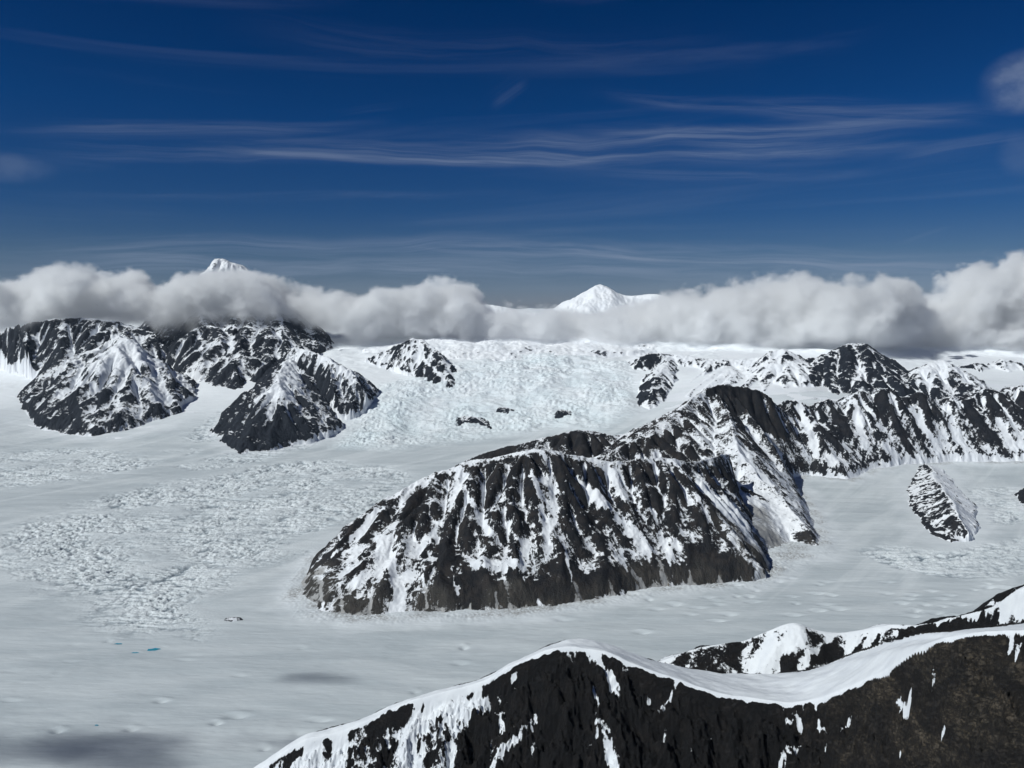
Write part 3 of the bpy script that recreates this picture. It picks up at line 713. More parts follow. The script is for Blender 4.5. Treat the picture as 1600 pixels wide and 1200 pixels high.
mountain(name='mountain', label='low white snow dome just showing through the clouds left of the bright summit', cat='mountain', mat='white', seed=153, dx=32,
    foot=[('w', 560, 18500), ('w', 700, 17500), ('w', 850, 18500), ('w', 900, 24000), ('w', 760, 28000), ('w', 560, 27000), ('w', 500, 23000)],
    ridges=[[(520, 500, 22000), (600, 478, 22500), (650, 464, 22500), (686, 449, 22500), (710, 466, 22500), (790, 480, 22000), (850, 492, 22000)], [(686, 449, 22500), (700, 500, 20500)]],
    amp=40, wl=900, K=0.03, iters=60, snow=dict(bias=1.0), debris=0.0, apron=10, crest=80, fine=0.3)
mountain(name='mountain', label='broad white snow slope climbing into the middle of the cloud bank above the icefall', cat='snow slope', mat='white', seed=191, dx=20,
    foot=[('w', 585, 14300), ('w', 700, 13900), ('w', 800, 13800), ('w', 900, 13900), ('w', 1000, 14200), ('w', 1050, 15500), ('w', 1000, 17500), ('w', 600, 17500), ('w', 550, 15500)],
    ridges=[[(590, 545, 14900), (640, 536, 15200), (690, 528, 15400), (740, 538, 15200), (790, 526, 15600), (850, 540, 15200), (905, 528, 15600), (960, 540, 15200), (1000, 536, 15200)],
            [(690, 528, 15400), (700, 545, 14500)], [(790, 526, 15600), (800, 548, 14500)], [(905, 528, 15600), (895, 548, 14500)], [(640, 536, 15200), (635, 548, 14600)]],
    sl=.16, amp=60, wl=500, K=0.03, iters=60, snow=dict(bias=0.30, wl=500), debris=0.0, apron=200, crest=60, lines=[([(735, 548)], 60, -.6), ([(862, 549)], 60, -.6), ([(820, 544), (835, 548)], 40, -.5), ([(930, 550)], 70, -.5)])
# --- rock islands in the icefall
def outcrop(label, pts, top, Y0, seed, hgt=60):
    c = np.mean([p[0] for p in pts]);
    xs = [p[0] for p in pts]; ys = [p[1] for p in pts]
    mountain(name='rock_outcrop', label=label, cat='rock outcrop', mat='far', seed=seed, dx=5, kindof='thing', group='rock islands in the icefall',
        foot=[('f', *p) for p in pts], ridges=None, island=hgt * 1.1, sl=1.3, flo=1.0, p=.7, amp=22, wl=90, K=0.012, iters=40, snow=dict(bias=-0.2, crest=0.0, alt=0.2, wl=160), debris=0.0, apron=5, crest=10, warp=0.45)
outcrop('largest black rock island at the foot of the icefall, lowest and furthest left of them', [(708, 654), (714, 672), (742, 668), (771, 674), (768, 662), (752, 646), (722, 648)], 0, 0, 161, 75)
outcrop('black rock island in the middle of the icefall, right of and above the largest one', [(768, 640), (778, 650), (792, 656), (812, 648), (808, 636), (778, 630)], 0, 0, 167, 60)
outcrop('flat topped grey rock step at the right of the icefall below blue ice', [(860, 652), (868, 656), (898, 655), (898, 637), (866, 640)], 0, 0, 173, 60)
outcrop('tiny black rock high in the icefall directly above the others', [(794, 604), (802, 612), (814, 609), (810, 599), (800, 598)], 0, 0, 179, 40)
outcrop('small rock speck on the upper snow slope just under the cloud', [(856, 562), (862, 567), (870, 565), (866, 558)], 0, 0, 181, 30)
outcrop('small dark rock patch in the snow left of the tip of the middle massif', [(347, 970), (358, 973), (376, 970), (374, 965), (360, 964), (350, 966)], 0, 0, 187, 9)

def prep(spec):
    if spec['ridges'] is None:
        foot = np.array([hit(f[1], f[2]) for f in spec['foot']])
        c = foot.mean(0)
        L = [c * 0.55 + foot[i] * 0.45 for i in (0, len(foot) // 2)]
        L = [L[0], c, L[1]]
        for q in L: q[2] = float(gbase(q[0], q[1])) + spec['island'] * (1.0 if q is c else .85)
        if spec['island'] < 15:
            spec['dx'] = 1.5; spec['wl'] = 25; spec['amp'] = 3
        def inv(q):
            Y = q[1]; r = (q[2] - H) / Y; v = (r * cT + sT) / (cT - r * sT)
            return (800 + q[0] / Y * (cT + v * sT) * F, 600 - v * F, Y)
        spec['ridges'] = [[inv(q) for q in L]]
    return spec

# ------------------------------------------------------------------ foreground ridge: profile lines as functions of x
def profile_ridge(lines, xr, yr, dx):
    """lines: list of polylines (front to back) of world points; height is interpolated across them"""
    xs = np.arange(xr[0], xr[1], dx); ys = np.arange(yr[0], yr[1], dx)
    X, Y = np.meshgrid(xs, ys)
    LY = []; LZ = []
    for L in lines:
        q = smooth_line(L, 8); o = np.argsort(q[:, 0])
        LY.append(np.interp(xs, q[o, 0], q[o, 1])); LZ.append(np.interp(xs, q[o, 0], q[o, 2]))
    LY = np.array(LY); LZ = np.array(LZ)
    Z = np.zeros_like(X); Q = np.zeros_like(X)
    for j in range(len(xs)):
        Z[:, j] = np.interp(ys, LY[:, j], LZ[:, j]); Q[:, j] = np.interp(ys, LY[:, j], np.arange(len(lines)))
    return X, Y, Z, Q
def drop(L, dist, slope, wob=0.0):
    return [np.array([p[0], p[1] - dist, p[2] - abs(dist) * slope]) for p in L]

def foreground():
    dx = 2.6
    edge = [P(*q) for q in [(330, 1260, 2450), (400, 1205, 2430), (470, 1160, 2400), (540, 1140, 2380), (640, 1097, 2350), (740, 1068, 2320), (800, 1040, 2290), (860, 1014, 2260), (905, 1012, 2235), (950, 1020, 2200),
                            (1000, 1042, 2160), (1060, 1062, 2110), (1110, 1078, 2070), (1170, 1090, 2030), (1250, 1096, 1970), (1310, 1080, 1900), (1385, 1046, 1800), (1450, 1003, 1700), (1520, 990, 1620), (1600, 985, 1540), (1720, 960, 1450), (1900, 930, 1350)]]
    sky = [P(*q) for q in [(330, 1255, 2480), (400, 1198, 2460), (470, 1152, 2440), (540, 1132, 2420), (640, 1092, 2385), (740, 1064, 2350), (800, 1036, 2325), (860, 1008, 2320), (905, 998, 2330), (950, 1006, 2320),
                           (1000, 1025, 2290), (1060, 1040, 2290), (1110, 1050, 2290), (1170, 1053, 2280), (1250, 1050, 2240), (1310, 1036, 2150), (1385, 1008, 2000), (1450, 990, 1830), (1520, 983, 1700), (1600, 975, 1600), (1720, 952, 1500), (1900, 920, 1400)]]
    lines = [drop(edge, 1500, 1.0), drop(edge, 420, 1.05), drop(edge, 120, 1.12), edge, sky, drop(sky, -90, 0.55), drop(sky, -420, 0.95), drop(sky, -1500, 0.95)]
    X, Y, h, Q = profile_ridge(lines, (-1100, 2000), (1050, 2950), dx)
    h0 = h.copy()
    face = sst(3.0, 2.7, Q)
    back = sst(4.6, 5.4, Q)
    ye = 3.0 - Q
    buttress = np.exp(-((X - 870 - (Y - 1700) * 0.55) / 230) ** 2)   # the brown buttress at the right comes forward
    h = h + face * (26 * (ridged(X + Y * 0.2, Y * 0.55, 200, 4, 301) - .6) + 34 * fbm(X, Y, 420, 3, 305)) * sst(3.0, 1.6, Q)
    h = h + back * 22 * ridged(X, Y, 180, 4, 311)
    act = ((Q < 2.97) | (Q > 5.0)) & (h > 30)
    h = h + face * (10 * (-.7 + ridged(X * .8 + .55 * Y + 20 * fbm(X, Y, 70, 3, 307), Y * .55 - .4 * X, 90, 4, 308, .6))) * sst(3.0, 2.6, Q)
    h0 = h
    h = multi_erode(h, dx, act, .03, 70, 8, 2.5)
    h, A = erode(h, dx, act, 8, 0.01, 0.5, 0.01, emax=1.0)
    h = np.where(act, softmin(h + blur(h0 - h, 80) * .9, h0 + 3, 3), h0)
    h = h0 + (h - h0) * np.maximum(sst(3.0, 2.6, Q), sst(4.9, 5.4, Q))
    rockd = np.maximum(face, back)
    h = h + face * sst(3.0, 2.85, Q) * sst(3.0, 2.6, Q) * (60.0 * (-.35 + ridged(X * 0.8 + 0.5 * Y, Y * .55 - .3 * X, 70, 5, 321, 0.66))) + face * sst(3.0, 2.9, Q) * 9.0 * (ridged(X + 3 * fbm(X, Y, 9, 2, 333), Y, 14, 4, 331, .6) - .6)
    h = h + sst(3.0, 2.5, Q) * sst(.25, .45, X / Y) * 55 * (ridged(X + .3 * Y, Y * .8, 110, 4, 325, .6) - .3)
    h = h + sst(3.0, 2.7, Q) * sst(.2, .4, X / Y) * (34 * (ridged(X * 1.2 + .5 * Y + 14 * fbm(X, Y, 60, 3, 327), Y * .45, 52, 4, 329, .62) - .35) + 10 * (ridged(X * .4, Y * 1.4 + .6 * X, 30, 3, 328, .6) - .4))
    h = h + back * (4 * ridged(X, Y, 30, 4, 341, .6))
    h = h + (1 - rockd) * (9.0 * fbm(X + .4 * Y, Y, 130, 3, 351) + 1.6 * fbm(X * .5 + Y, Y - X * .5, 30, 4, 353, .6))
    # edge wobble
    gy, gx = np.gradient(blur(h, 1), dx); slope = np.hypot(gx, gy)
    lA = np.log(np.maximum(blur(A, 1), 1.0)); lA = lA - blur(lA, 20)
    conc = blur(h, 14) - blur(h, 1)
    U = X / Y                       # left part is snowier than the right part
    left = sst(0.02, -0.08, U); right = sst(0.33, 0.42, U)
    sn = 0.5 + 0.40 * fbm(X * .75 + .5 * Y, Y * .5 - .3 * X, 120, 5, 371, 0.62) + 0.13 * np.clip(conc / 3.0, -1.5, 1.5) + 0.03 * np.clip(lA, -2, 2) - 0.2 * np.clip(slope - 1.1, -.8, .8)
    sn = sn - 0.36 + 0.50 * left - 0.22 * right + left * .35 * fbm(X + .5 * Y, Y * .4, 45, 5, 377, .68)
    sn = sn + 2.2 * sst(2.93, 2.99, Q + 0.06 * fbm(X, Y, 40, 4, 381, .6))
    sn = np.where(Q > 4.7, 0.55 + 0.3 * fbm(X, Y, 160, 4, 391) + 0.2 * np.clip(conc / 2, -1.5, 1.5), sn)
    sn = stroke(X, Y, h, sn, [([(660, 1108)], 6, -1.), ([(690, 1122), (683, 1130)], 6, -.9), ([(716, 1128)], 8, -.9), ([(705, 1099), (738, 1088)], 6, -1.0), ([(650, 1150), (655, 1170)], 6, -.9), ([(755, 1080), (790, 1066)], 9, -.9), ([(560, 1130), (548, 1145)], 10, -.9), ([(470, 1180), (450, 1192)], 7, -1.), ([(602, 1165), (590, 1200)], 8, -.9), ([(770, 1100), (760, 1125)], 12, -.8),
        ([(880, 1016), (925, 1018)], 14, 1.0), ([(931, 1020), (948, 1052), (968, 1082)], 9, .9), ([(955, 1072)], 14, .6), ([(977, 1040)], 12, .7), ([(912, 1061)], 8, .7), ([(858, 1045), (848, 1058)], 6, .6),
        ([(929, 1076), (934, 1104)], 6, .8), ([(936, 1121), (949, 1162), (962, 1202)], 15, .9), ([(932, 1144), (906, 1181)], 7, .7), ([(850, 1102), (831, 1125)], 5, .8), ([(839, 1132), (790, 1162), (771, 1198)], 8, .8),
        ([(782, 1117), (786, 1144)], 7, .7), ([(833, 1168), (835, 1190)], 9, .7), ([(675, 1100), (720, 1100), (765, 1085)], 30, .8), ([(700, 1125), (740, 1110)], 30, .5), ([(645, 1125), (640, 1200)], 34, .8), ([(530, 1150), (530, 1205)], 26, .6), ([(470, 1190), (500, 1200)], 40, .5),
        ([(800, 1060), (815, 1045)], 7, .5), ([(590, 1118), (638, 1108)], 22, -1.3), ([(585, 1140), (600, 1125)], 20, -1.0), ([(740, 1145), (735, 1200)], 40, -.9), ([(508, 1152), (515, 1175)], 14, -1.0), ([(565, 1166)], 10, -1.), ([(617, 1165), (605, 1190)], 7, -.9),
        ([(548, 1175), (545, 1205)], 6, -.9), ([(680, 1175), (668, 1200)], 9, -.8), ([(695, 1135), (700, 1150)], 8, -.7), ([(870, 1080), (880, 1160)], 90, -.55), ([(1000, 1120), (1150, 1140)], 90, -.35), ([(820, 1060), (850, 1075)], 30, -.5),
        ([(1056, 1070), (1026, 1116)], 5, .9), ([(1013, 1094)], 6, .8), ([(1040, 1146), (1032, 1161)], 5, .8), ([(1080, 1172), (1075, 1187)], 4, .8), ([(1115, 1140), (1105, 1155)], 3, .8), ([(1232, 1124), (1252, 1130)], 8, .9), ([(1225, 1109)], 5, .8),
        ([(1280, 1131), (1294, 1157)], 5, .9), ([(1274, 1111)], 5, .8), ([(1247, 1172), (1221, 1202)], 8, .9), ([(1332, 1124), (1311, 1142)], 3, .9), ([(1401, 1101), (1420, 1112)], 3.5, .9), ([(1459, 1056)], 4, .9), ([(1577, 980), (1580, 1000), (1590, 1020)], 9, 1.1), ([(1256, 1098), (1256, 1110)], 3.5, .9),
        ([(1392, 1045), (1380, 1062)], 7, .8), ([(1406, 1180)], 4, .8), ([(1475, 1145)], 3, .8), ([(1150, 1175), (1140, 1185)], 3, .7)], 1.0)
    g = 0
    keep = (h > -30) & (Y > 1060)
    brown = sst(0.34, 0.52, U + 0.10 * fbm(X, Y, 200, 3, 399))
    return dict(X=X, Y=Y, Z=h, keep=keep, snow=sn, debris=brown, arc=X + 0.25 * Y, sdf=Y - 1000)

def foreground_back():
    """second rocky crest behind the snow saddle"""
    dx = 3.2
    crest = [P(*q) for q in [(1000, 1048, 2800), (1040, 1030, 2800), (1090, 1013, 2780), (1140, 1004, 2760), (1163, 1001, 2750), (1200, 986, 2720), (1240, 973, 2700), (1280, 985, 2680), (1320, 988, 2660), (1390, 976, 2600), (1440, 976, 2520), (1500, 962, 2420), (1550, 948, 2330), (1585, 924, 2280), (1600, 918, 2260), (1700, 890, 2150), (1900, 850, 2000)]]
    lines = [drop(crest, 1200, 0.8), drop(crest, 300, 0.75), drop(crest, 40, 0.8), crest, drop(crest, -60, 0.75), drop(crest, -1600, 0.85)]
    X, Y, h, Q = profile_ridge(lines, (250, 2300), (1700, 3900), dx)
    dr = np.abs(Q - 3)
    env = sst(0, 1.0, dr)
    h = h + env * 30 * ridged(X, Y, 240, 4, 401)
    h0 = h.copy()
    h = h + env * 9 * ridged(X + .5 * Y + 20 * fbm(X, Y, 80, 3, 409), Y * .6 - .3 * X, 90, 4, 411, .6)
    ac = (h > 20) & (dr > 0.08)
    h = multi_erode(h, dx, ac, .02, 60, 6, 2.0)
    h, A = erode(h, dx, ac, 8, 0.01, 0.5, 0.01, emax=1.0)
    h = np.where(ac, softmin(h + blur(h0 - h, 80) * .9, h0 + 2, 3), h0)
    h = h0 + (h - h0) * sst(0.0, 0.4, dr)
    h = h + 2.6 * ridged(X, Y, 26, 3, 421, .6) * sst(0.02, .3, dr)
    gy, gx = np.gradient(blur(h, 1), dx); slope = np.hypot(gx, gy)
    conc = blur(h, 14) - blur(h, 1); lA = np.log(np.maximum(blur(A, 1), 1.0)); lA = lA - blur(lA, 20)
    U = X / Y
    sn = 0.55 + 0.55 * fbm(X, Y, 70, 6, 431, .72) + 0.12 * np.clip(conc / 3, -1.5, 1.5) + 0.03 * np.clip(lA, -2, 2) - 0.15 * np.clip(slope - .8, -.8, .8)
    sn = sn + 0.25 * np.exp(-(dr / 0.25) ** 2)
    for (a, c, rad, am2) in [(1110, 1025, 60, -.2), (1250, 1005, 55, .1), (1200, 1035, 40, .3), (1235, 1040, 40, -.4), (1330, 1015, 40, .1), (1300, 1025, 40, -.4), (1360, 1000, 40, .1), (1440, 990, 60, -.35), (1490, 975, 60, -.3), (1550, 962, 60, -.2), (1590, 925, 40, .2)]:
        q = ray_on(X, Y, h, a, c)
        if q is not None:
            sn = sn + am2 * np.exp(-(np.hypot(X - q[0], Y - q[1]) / (rad * 1.5)) ** 2)
    sn = stroke(X, Y, h, sn, [([(1075, 1022), (1060, 1034)], 14, -.2), ([(1150, 1010), (1150, 1035)], 26, -.4), ([(1240, 975), (1245, 1000), (1215, 1030)], 30, .28), ([(1205, 1000), (1180, 1040)], 20, .3), ([(1300, 990), (1290, 1010), (1250, 1045)], 12, .5), ([(1225, 1035), (1235, 1048)], 14, -.8), ([(1275, 1030), (1300, 1015)], 16, -.7), ([(1330, 990), (1325, 1030)], 12, .5), ([(1385, 980), (1350, 1010)], 12, .4), ([(1350, 1000), (1335, 1025)], 8, -.7), ([(1375, 990), (1365, 1010)], 7, -.6),
        ([(1420, 985), (1480, 975), (1560, 955)], 24, -.5), ([(1300, 988), (1390, 978), (1440, 977), (1500, 964), (1550, 950), (1600, 921)], 6, 1.2), ([(1530, 958), (1515, 975)], 7, .8), ([(1600, 940), (1570, 960)], 10, .7), ([(1470, 972), (1462, 984)], 5, .7), ([(1590, 925), (1600, 935)], 16, .6), ([(1410, 975), (1400, 990)], 8, .7), ([(1575, 955), (1565, 968)], 8, .7), ([(1545, 948), (1600, 935)], 8, .6)], 1.2)
    return dict(X=X, Y=Y, Z=h, keep=(h > -30), snow=sn, debris=np.zeros_like(h), arc=X + 0.3 * Y, sdf=Y - 1000)

# ------------------------------------------------------------------ glacier
def zone(X, Y, pts, soft):
    sdf, _ = poly_sdf(X, Y, [hit(*p) for p in pts])
    return sst(-soft, soft, sdf)
def coarse(fn, Yr, U, X, Y):
    i = np.unique(np.r_[0:len(Yr):5, len(Yr) - 1]); j = np.unique(np.r_[0:len(U):5, len(U) - 1])
    c = fn(X[np.ix_(i, j)], Y[np.ix_(i, j)])
    t = np.array([np.interp(np.arange(len(U)), j, row) for row in c])
    k = np.clip(np.searchsorted(i, np.arange(len(Yr)), side='right') - 1, 0, len(i) - 2)
    f = ((np.arange(len(Yr)) - i[k]) / (i[k + 1] - i[k]))[:, None]
    return t[k] * (1 - f) + t[k + 1] * f
POOLS = [(240, 1015, 34, 17), (212, 1020, 22, 8), (185, 1006, 20, 9), (151, 1133, 9, 5)]
def glacier():
    nu, nv = 1500, 1500
    # rows: finer where the picture is finer, then on to the horizon; columns fan out
    pyr = np.linspace(1330, 478.5, nv)
    v = (600 - pyr) / F; Yr = -H / ((-sT + v * cT) / (cT + v * sT))
    Yr = np.where(Yr < 0, 6e4, Yr)
    # blend: rising ground beyond 9 km needs rows spaced more evenly
    t = np.linspace(0, 1, nv)
    Yr = np.interp(t, [0, .12, .45, .62, .9, .96, 1.0], [0, 1, 2, 3, 4, 5, 6])
    anchors = np.array([1300., 3000., 6000., 9800., 15500., 30000., 62000.])
    Yr = np.exp(np.interp(Yr, np.arange(7), np.log(anchors)))
    U = np.linspace(-1.05, 1.05, nu)
    Y = np.repeat(Yr[:, None], nu, 1); X = U[None] * Y
    g = coarse(gbase, Yr, U, X, Y)
    def f_ice(X, Y): return zone(X, Y, [(535, 700), (560, 650), (590, 605), (700, 575), (860, 553), (985, 572), (995, 640), (940, 675), (860, 668), (700, 692), (620, 702)], 260)
    ice = coarse(f_ice, Yr, U, X, Y)
    ice = np.clip(ice * (1.0 - 0.25 * sst(-.1, .3, fbm(X, Y, 900, 3, 501))), 0, 1)
    def f_cz(X, Y): return np.maximum.reduce([
        zone(X, Y, [(-80, 870), (20, 820), (110, 790), (280, 748), (500, 716), (660, 735), (610, 785), (545, 815), (480, 865), (400, 885), (340, 920), (310, 990), (195, 990), (130, 940), (60, 915), (-80, 900)], 320),
        zone(X, Y, [(-100, 700), (150, 698), (245, 722), (190, 742), (0, 765), (-100, 760)], 300) * .9,
        zone(X, Y, [(265, 728), (350, 708), (500, 690), (480, 702), (320, 738)], 180) * .8,
        zone(X, Y, [(250, 705), (320, 698), (300, 715)], 120) * .7,
        zone(X, Y, [(1340, 862), (1380, 850), (1480, 858), (1620, 835), (1700, 850), (1620, 902), (1500, 905), (1400, 892)], 130) * .9,
        zone(X, Y, [(1500, 765), (1560, 755), (1650, 770), (1640, 815), (1560, 820)], 140) * .8,
        zone(X, Y, [(320, 660), (345, 640), (330, 690), (280, 690)], 200) * .8])
    cz = coarse(f_cz, Yr, U, X, Y)
    cz = np.clip(cz * (0.75 + 0.9 * fbm(X, Y, 700, 3, 503)), 0, 1)
    def f_near(X, Y):
        d = np.full(X.shape, -1e9)
        for sp in exec_specs:
            if sp.get('kindof') == 'thing': continue
            ft = np.array([hit(q[1], q[2]) if q[0] == 'f' else W(q[1], q[2], 0.0) for q in sp['foot']])
            d = np.maximum(d, poly_sdf(X, Y, ft)[0])
        return d
    nearm = sst(-260, 0, coarse(f_near, Yr, U, X, Y) + 160 * fbm(X, Y, 300, 4, 591))
    # flow bands: gentle swells
    up = sst(12300, 14500, Y)
    h = g + up * (170 * fbm(X * .7, Y, 1700, 4, 507, .55) + 60 * ridged(X * .8, Y, 900, 4, 509, .55)) + 9.0 * fbm(X * 0.35, Y, 420, 3, 511) + 6.0 * fbm(X * 0.2 + 0.15 * Y, Y, 110, 4, 513, .6)
    h = h + cz * 9 * fbm(X * 0.5, Y, 260, 2, 521)
    wx = X + 50 * fbm(X, Y, 260, 3, 525); wy = Y + 50 * fbm(X, Y, 260, 3, 527)
    far_ = sst(4200, 8500, Y)
    cr = ridged(wx * 0.5 - wy * 0.14, wy * 1.0, 62, 4, 531, .62) * (1 - far_) + ridged(wx * 0.5 - wy * 0.10, wy * 1.0, 105, 4, 533, .66) * far_           # crevasses: long across, short along
    el_ = sst(-.15, .25, fbm(X * .5, Y, 900, 2, 539))
    crl = ridged(wx * 0.16 - wy * 0.04, wy, 78, 4, 543, .6)
    cr = cr * (1 - el_) + crl * el_
    cr2 = ridged(wx, wy * .8, 75, 2, 535, .6)
    ck = sst(0.25, 0.8, cr) * .75 + .25 * sst(.1, .7, cr2)
    msk = sst(-.5, .05, fbm(X * .6, Y, 420, 4, 541) + (cz - .55))
    h = h + cz * 5 * ridged(wx * .22 - wy * .05, wy, 260, 3, 537, .5)
    h = h - cz * msk * (19 + 19 * far_) * ck
    lm = sst(0.3, 0.75, fbm(wx * 0.3, wy, 170, 3, 545) + .5) * (1 - cz)
    # icefall: big steps and broken seracs
    st = ridged(wx * 0.5, wy, 300, 3, 551, .6)
    se = ridged(wx, wy, 84, 4, 555, .65)
    rough_ = sst(-.3, .3, fbm(X * .7, Y, 650, 3, 559))
    lst = ridged(wx * .2, wy, 170, 4, 553, .6)
    h = h + ice * (50 * st + (10 + 36 * rough_) * se + 26 * lst + 40 * fbm(X, Y, 800, 2, 557))
    # hummocks and pits on the smooth ice
    rs = np.random.RandomState(7)
    pits = [(252, 1096, 8), (370, 1118, 9), (338, 1130, 8), (90, 1142, 8), (205, 1140, 7), (500, 1125, 8), (1005, 988, 9), (1120, 970, 9), (1055, 945, 8), (1410, 943, 10), (1140, 960, 8), (1180, 940, 7), (880, 968, 7), (930, 935, 7), (725, 1012, 8), (720, 1037, 7), (1500, 945, 10), (1300, 930, 9), (1280, 955, 9), (1240, 962, 9), (1080, 960, 6)]
    for k in range(46):
        pits.append((rs.uniform(980, 1600), rs.uniform(905, 965), rs.uniform(4, 9)))
    for k in range(16):
        pits.append((rs.uniform(0, 700), rs.uniform(1000, 1180), rs.uniform(1, 5)))
    for (a, c, am) in pits:
        q = hit(a, c); rx = rs.uniform(22, 55); ry = rs.uniform(12, 24)
        k0 = np.searchsorted(Yr, q[1] - 4 * ry); k1 = np.searchsorted(Yr, q[1] + 4 * ry)
        j0 = np.searchsorted(U, (q[0] - 4 * rx) / q[1] - .02); j1 = np.searchsorted(U, (q[0] + 4 * rx) / q[1] + .02)
        xs_ = X[k0:k1, j0:j1] - q[0]; ys_ = Y[k0:k1, j0:j1] - q[1]
        h[k0:k1, j0:j1] += -am * 1.7 * np.exp(-(xs_ / rx) ** 2 - (ys_ / ry) ** 2) + am * .8 * np.exp(-(xs_ / rx / 1.1) ** 2 - ((ys_ - ry * 1.6) / ry) ** 2)
    for (a, c, rx, ry) in POOLS:
        q = hit(a, c); e = np.exp(-(((X - q[0]) / (rx * 1.6)) ** 2 + ((Y - q[1]) / (ry * 1.6)) ** 2) ** 2)
        h = h * (1 - e) + (float(gbase(q[0], q[1])) - 3) * e
    # long shallow scarps
    for (pa, pb, am, wd) in [((0, 1172), (640, 1158), 3.2, 22), ((280, 1150), (560, 1140), 2.4, 18), ((0, 1070), (280, 1012), 3.0, 16), ((420, 1040), (1000, 1010), 1.6, 20), ((470, 985), (900, 968), 2.2, 22), ((480, 995), (1000, 955), 2.0, 20), ((640, 1075), (900, 1040), 1.8, 20)]:
        a = hit(*pa); b = hit(*pb)
        d = b[:2] - a[:2]; L = math.hypot(*d); d /= L
        uu = (X - a[0]) * d[0] + (Y - a[1]) * d[1]; vv = -(X - a[0]) * d[1] + (Y - a[1]) * d[0] + 26 * fbm(X, Y, 260, 3, 561) 
        en = sst(0, L * .2, uu) * sst(L, L * .8, uu)
        h += en * am * (0.6 + .8 * fbm(X, Y, 120, 2, 563)) * np.tanh(vv / wd * 2) * np.exp(-(vv / 90) ** 2)
    dirt = np.zeros(X.shape, np.float32)
    for sp in exec_specs[:3]:
        ft = np.array([hit(q[1], q[2]) if q[0] == 'f' else W(q[1], q[2], 0.0) for q in sp['foot']])
        k0 = np.searchsorted(Yr, ft[:, 1].min() - 200); k1 = np.searchsorted(Yr, ft[:, 1].max() + 200)
        j0 = np.searchsorted(U, (ft[:, 0] / ft[:, 1]).min() - .03); j1 = np.searchsorted(U, (ft[:, 0] / ft[:, 1]).max() + .03)
        xs_ = X[k0:k1, j0:j1]; ys_ = Y[k0:k1, j0:j1]
        sd_, ar_ = poly_sdf(xs_, ys_, ft)
        nz = fbm(ar_, sd_ * .4, 60, 4, 593, .65)
        d_ = sst(-75, 5, sd_ + 70 * nz) * sst(-.25, .35, fbm(xs_, ys_, 260, 3, 595) + .05)
        dirt[k0:k1, j0:j1] = np.maximum(dirt[k0:k1, j0:j1], d_)
        h[k0:k1, j0:j1] += sst(-110, -20, sd_ + 50 * nz) * (3 + 5 * ridged(xs_, ys_, 38, 3, 597, .6))
    blue = ice * (0.30 + 0.7 * sst(0.0, -.6, se)) * (0.55 + .9 * fbm(X, Y, 500, 3, 571)) + cz * msk * ck * .06
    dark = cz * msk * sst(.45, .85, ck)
    white = np.maximum(sst(10800, 12800, Y + 300 * fbm(X, Y, 900, 3, 581)), nearm * .45)
    h = h + nearm * 4
    return dict(X=X, Y=Y, Z=h, dirt=dirt, blue=np.clip(blue, 0, 1), crev=np.clip(dark, 0, 1), rough=np.clip(np.maximum(cz * .8, ice), 0, 1), white=white)

specs = [prep(s) for s in exec_specs]
with ThreadPoolExecutor(4) as ex:
    fg = ex.submit(foreground); fb = ex.submit(foreground_back); gl = ex.submit(glacier)
    futs = [ex.submit(build_mountain, s) for s in specs]
    res = [f.result() for f in futs]
    fg = fg.result(); fb = fb.result(); gl = gl.result()
print('numpy done', round(time.time() - T0, 1))

STRATA = (0.42, 0.25, 0.87)
MATS = {
    'mid': mountain_material('snow_streaked_rock', unit=9.0, rock=(0.012, 0.0125, 0.015), rock2=(0.034, 0.029, 0.027), streak=.40, nba=.95),
    'right': mountain_material('banded_rock', unit=13.0, rock=(0.011, 0.013, 0.018), rock2=(0.028, 0.027, 0.030), nba=.85, strata=(0.62, 0.1, -0.78), sstr=0.95),
    'far': mountain_material('distant_rock', unit=17.0, rock=(0.009, 0.013, 0.021), rock2=(0.022, 0.027, 0.037), strata=(0.3, 0.3, 0.9), sstr=0.15),
    'white': mountain_material('distant_snow', unit=30.0, rock=(0.08, 0.09, 0.11), rock2=(0.12, 0.12, 0.14), snowc=(.86, .88, .91)),
    'near': mountain_material('near_rock', unit=3.6, rock=(0.010, 0.0098, 0.0105), rock2=(0.024, 0.021, 0.019), strata=(-0.7, 0.2, 0.6), sstr=0.1, streak=.26, edge=.035),
}
def near_brown(m):
    pass
for s, r in zip(specs, res):
    o = mesh_grid(s['name'], r['X'], r['Y'], r['Z'], r['keep'], {'snow': r['snow'], 'debris': r['debris']}, (r['arc'], r['sdf']), MATS[s['mat']])
    kd = s.get('kindof', 'structure')
    tag(o, s['label'], s['cat'], s.get('group'), None if kd == 'thing' else kd)

# near rock uses 'debris' as brown rock instead of scree
mn = bpy.data.materials.new('near_brown_rock'); mn.use_nodes = True
n = NT(mn.node_tree); n.n.clear()
out = n.new('ShaderNodeOutputMaterial'); b = n.new('ShaderNodeBsdfPrincipled'); n.l.new(b.outputs[0], out.inputs[0])
sn = n.new('ShaderNodeAttribute', attribute_name='snow').outputs['Fac']
db = n.new('ShaderNodeAttribute', attribute_name='debris').outputs['Fac']
fall = n.new('ShaderNodeAttribute', attribute_name='fall').outputs['Vector']
pos = n.new('ShaderNodeNewGeometry').outputs['Position']
fx, fy = n.sep(fall)[:2]
st = n.noise(n.xyz(n.math('MULTIPLY', n.math('ADD', fx, n.math('MULTIPLY', fy, .35)), .14), n.math('MULTIPLY', fy, .06), 0.0), 1.0, 5, 0.6, 0.8)
nb = n.noise(pos, .10, 6, 0.62); nb2 = n.noise(pos, .5, 4, 0.6)
v = n.math('ADD', sn, n.math('MULTIPLY', n.math('SUBTRACT', st, 0.5), .5))
v = n.math('ADD', v, n.math('MULTIPLY', n.math('SUBTRACT', nb, 0.5), .8))
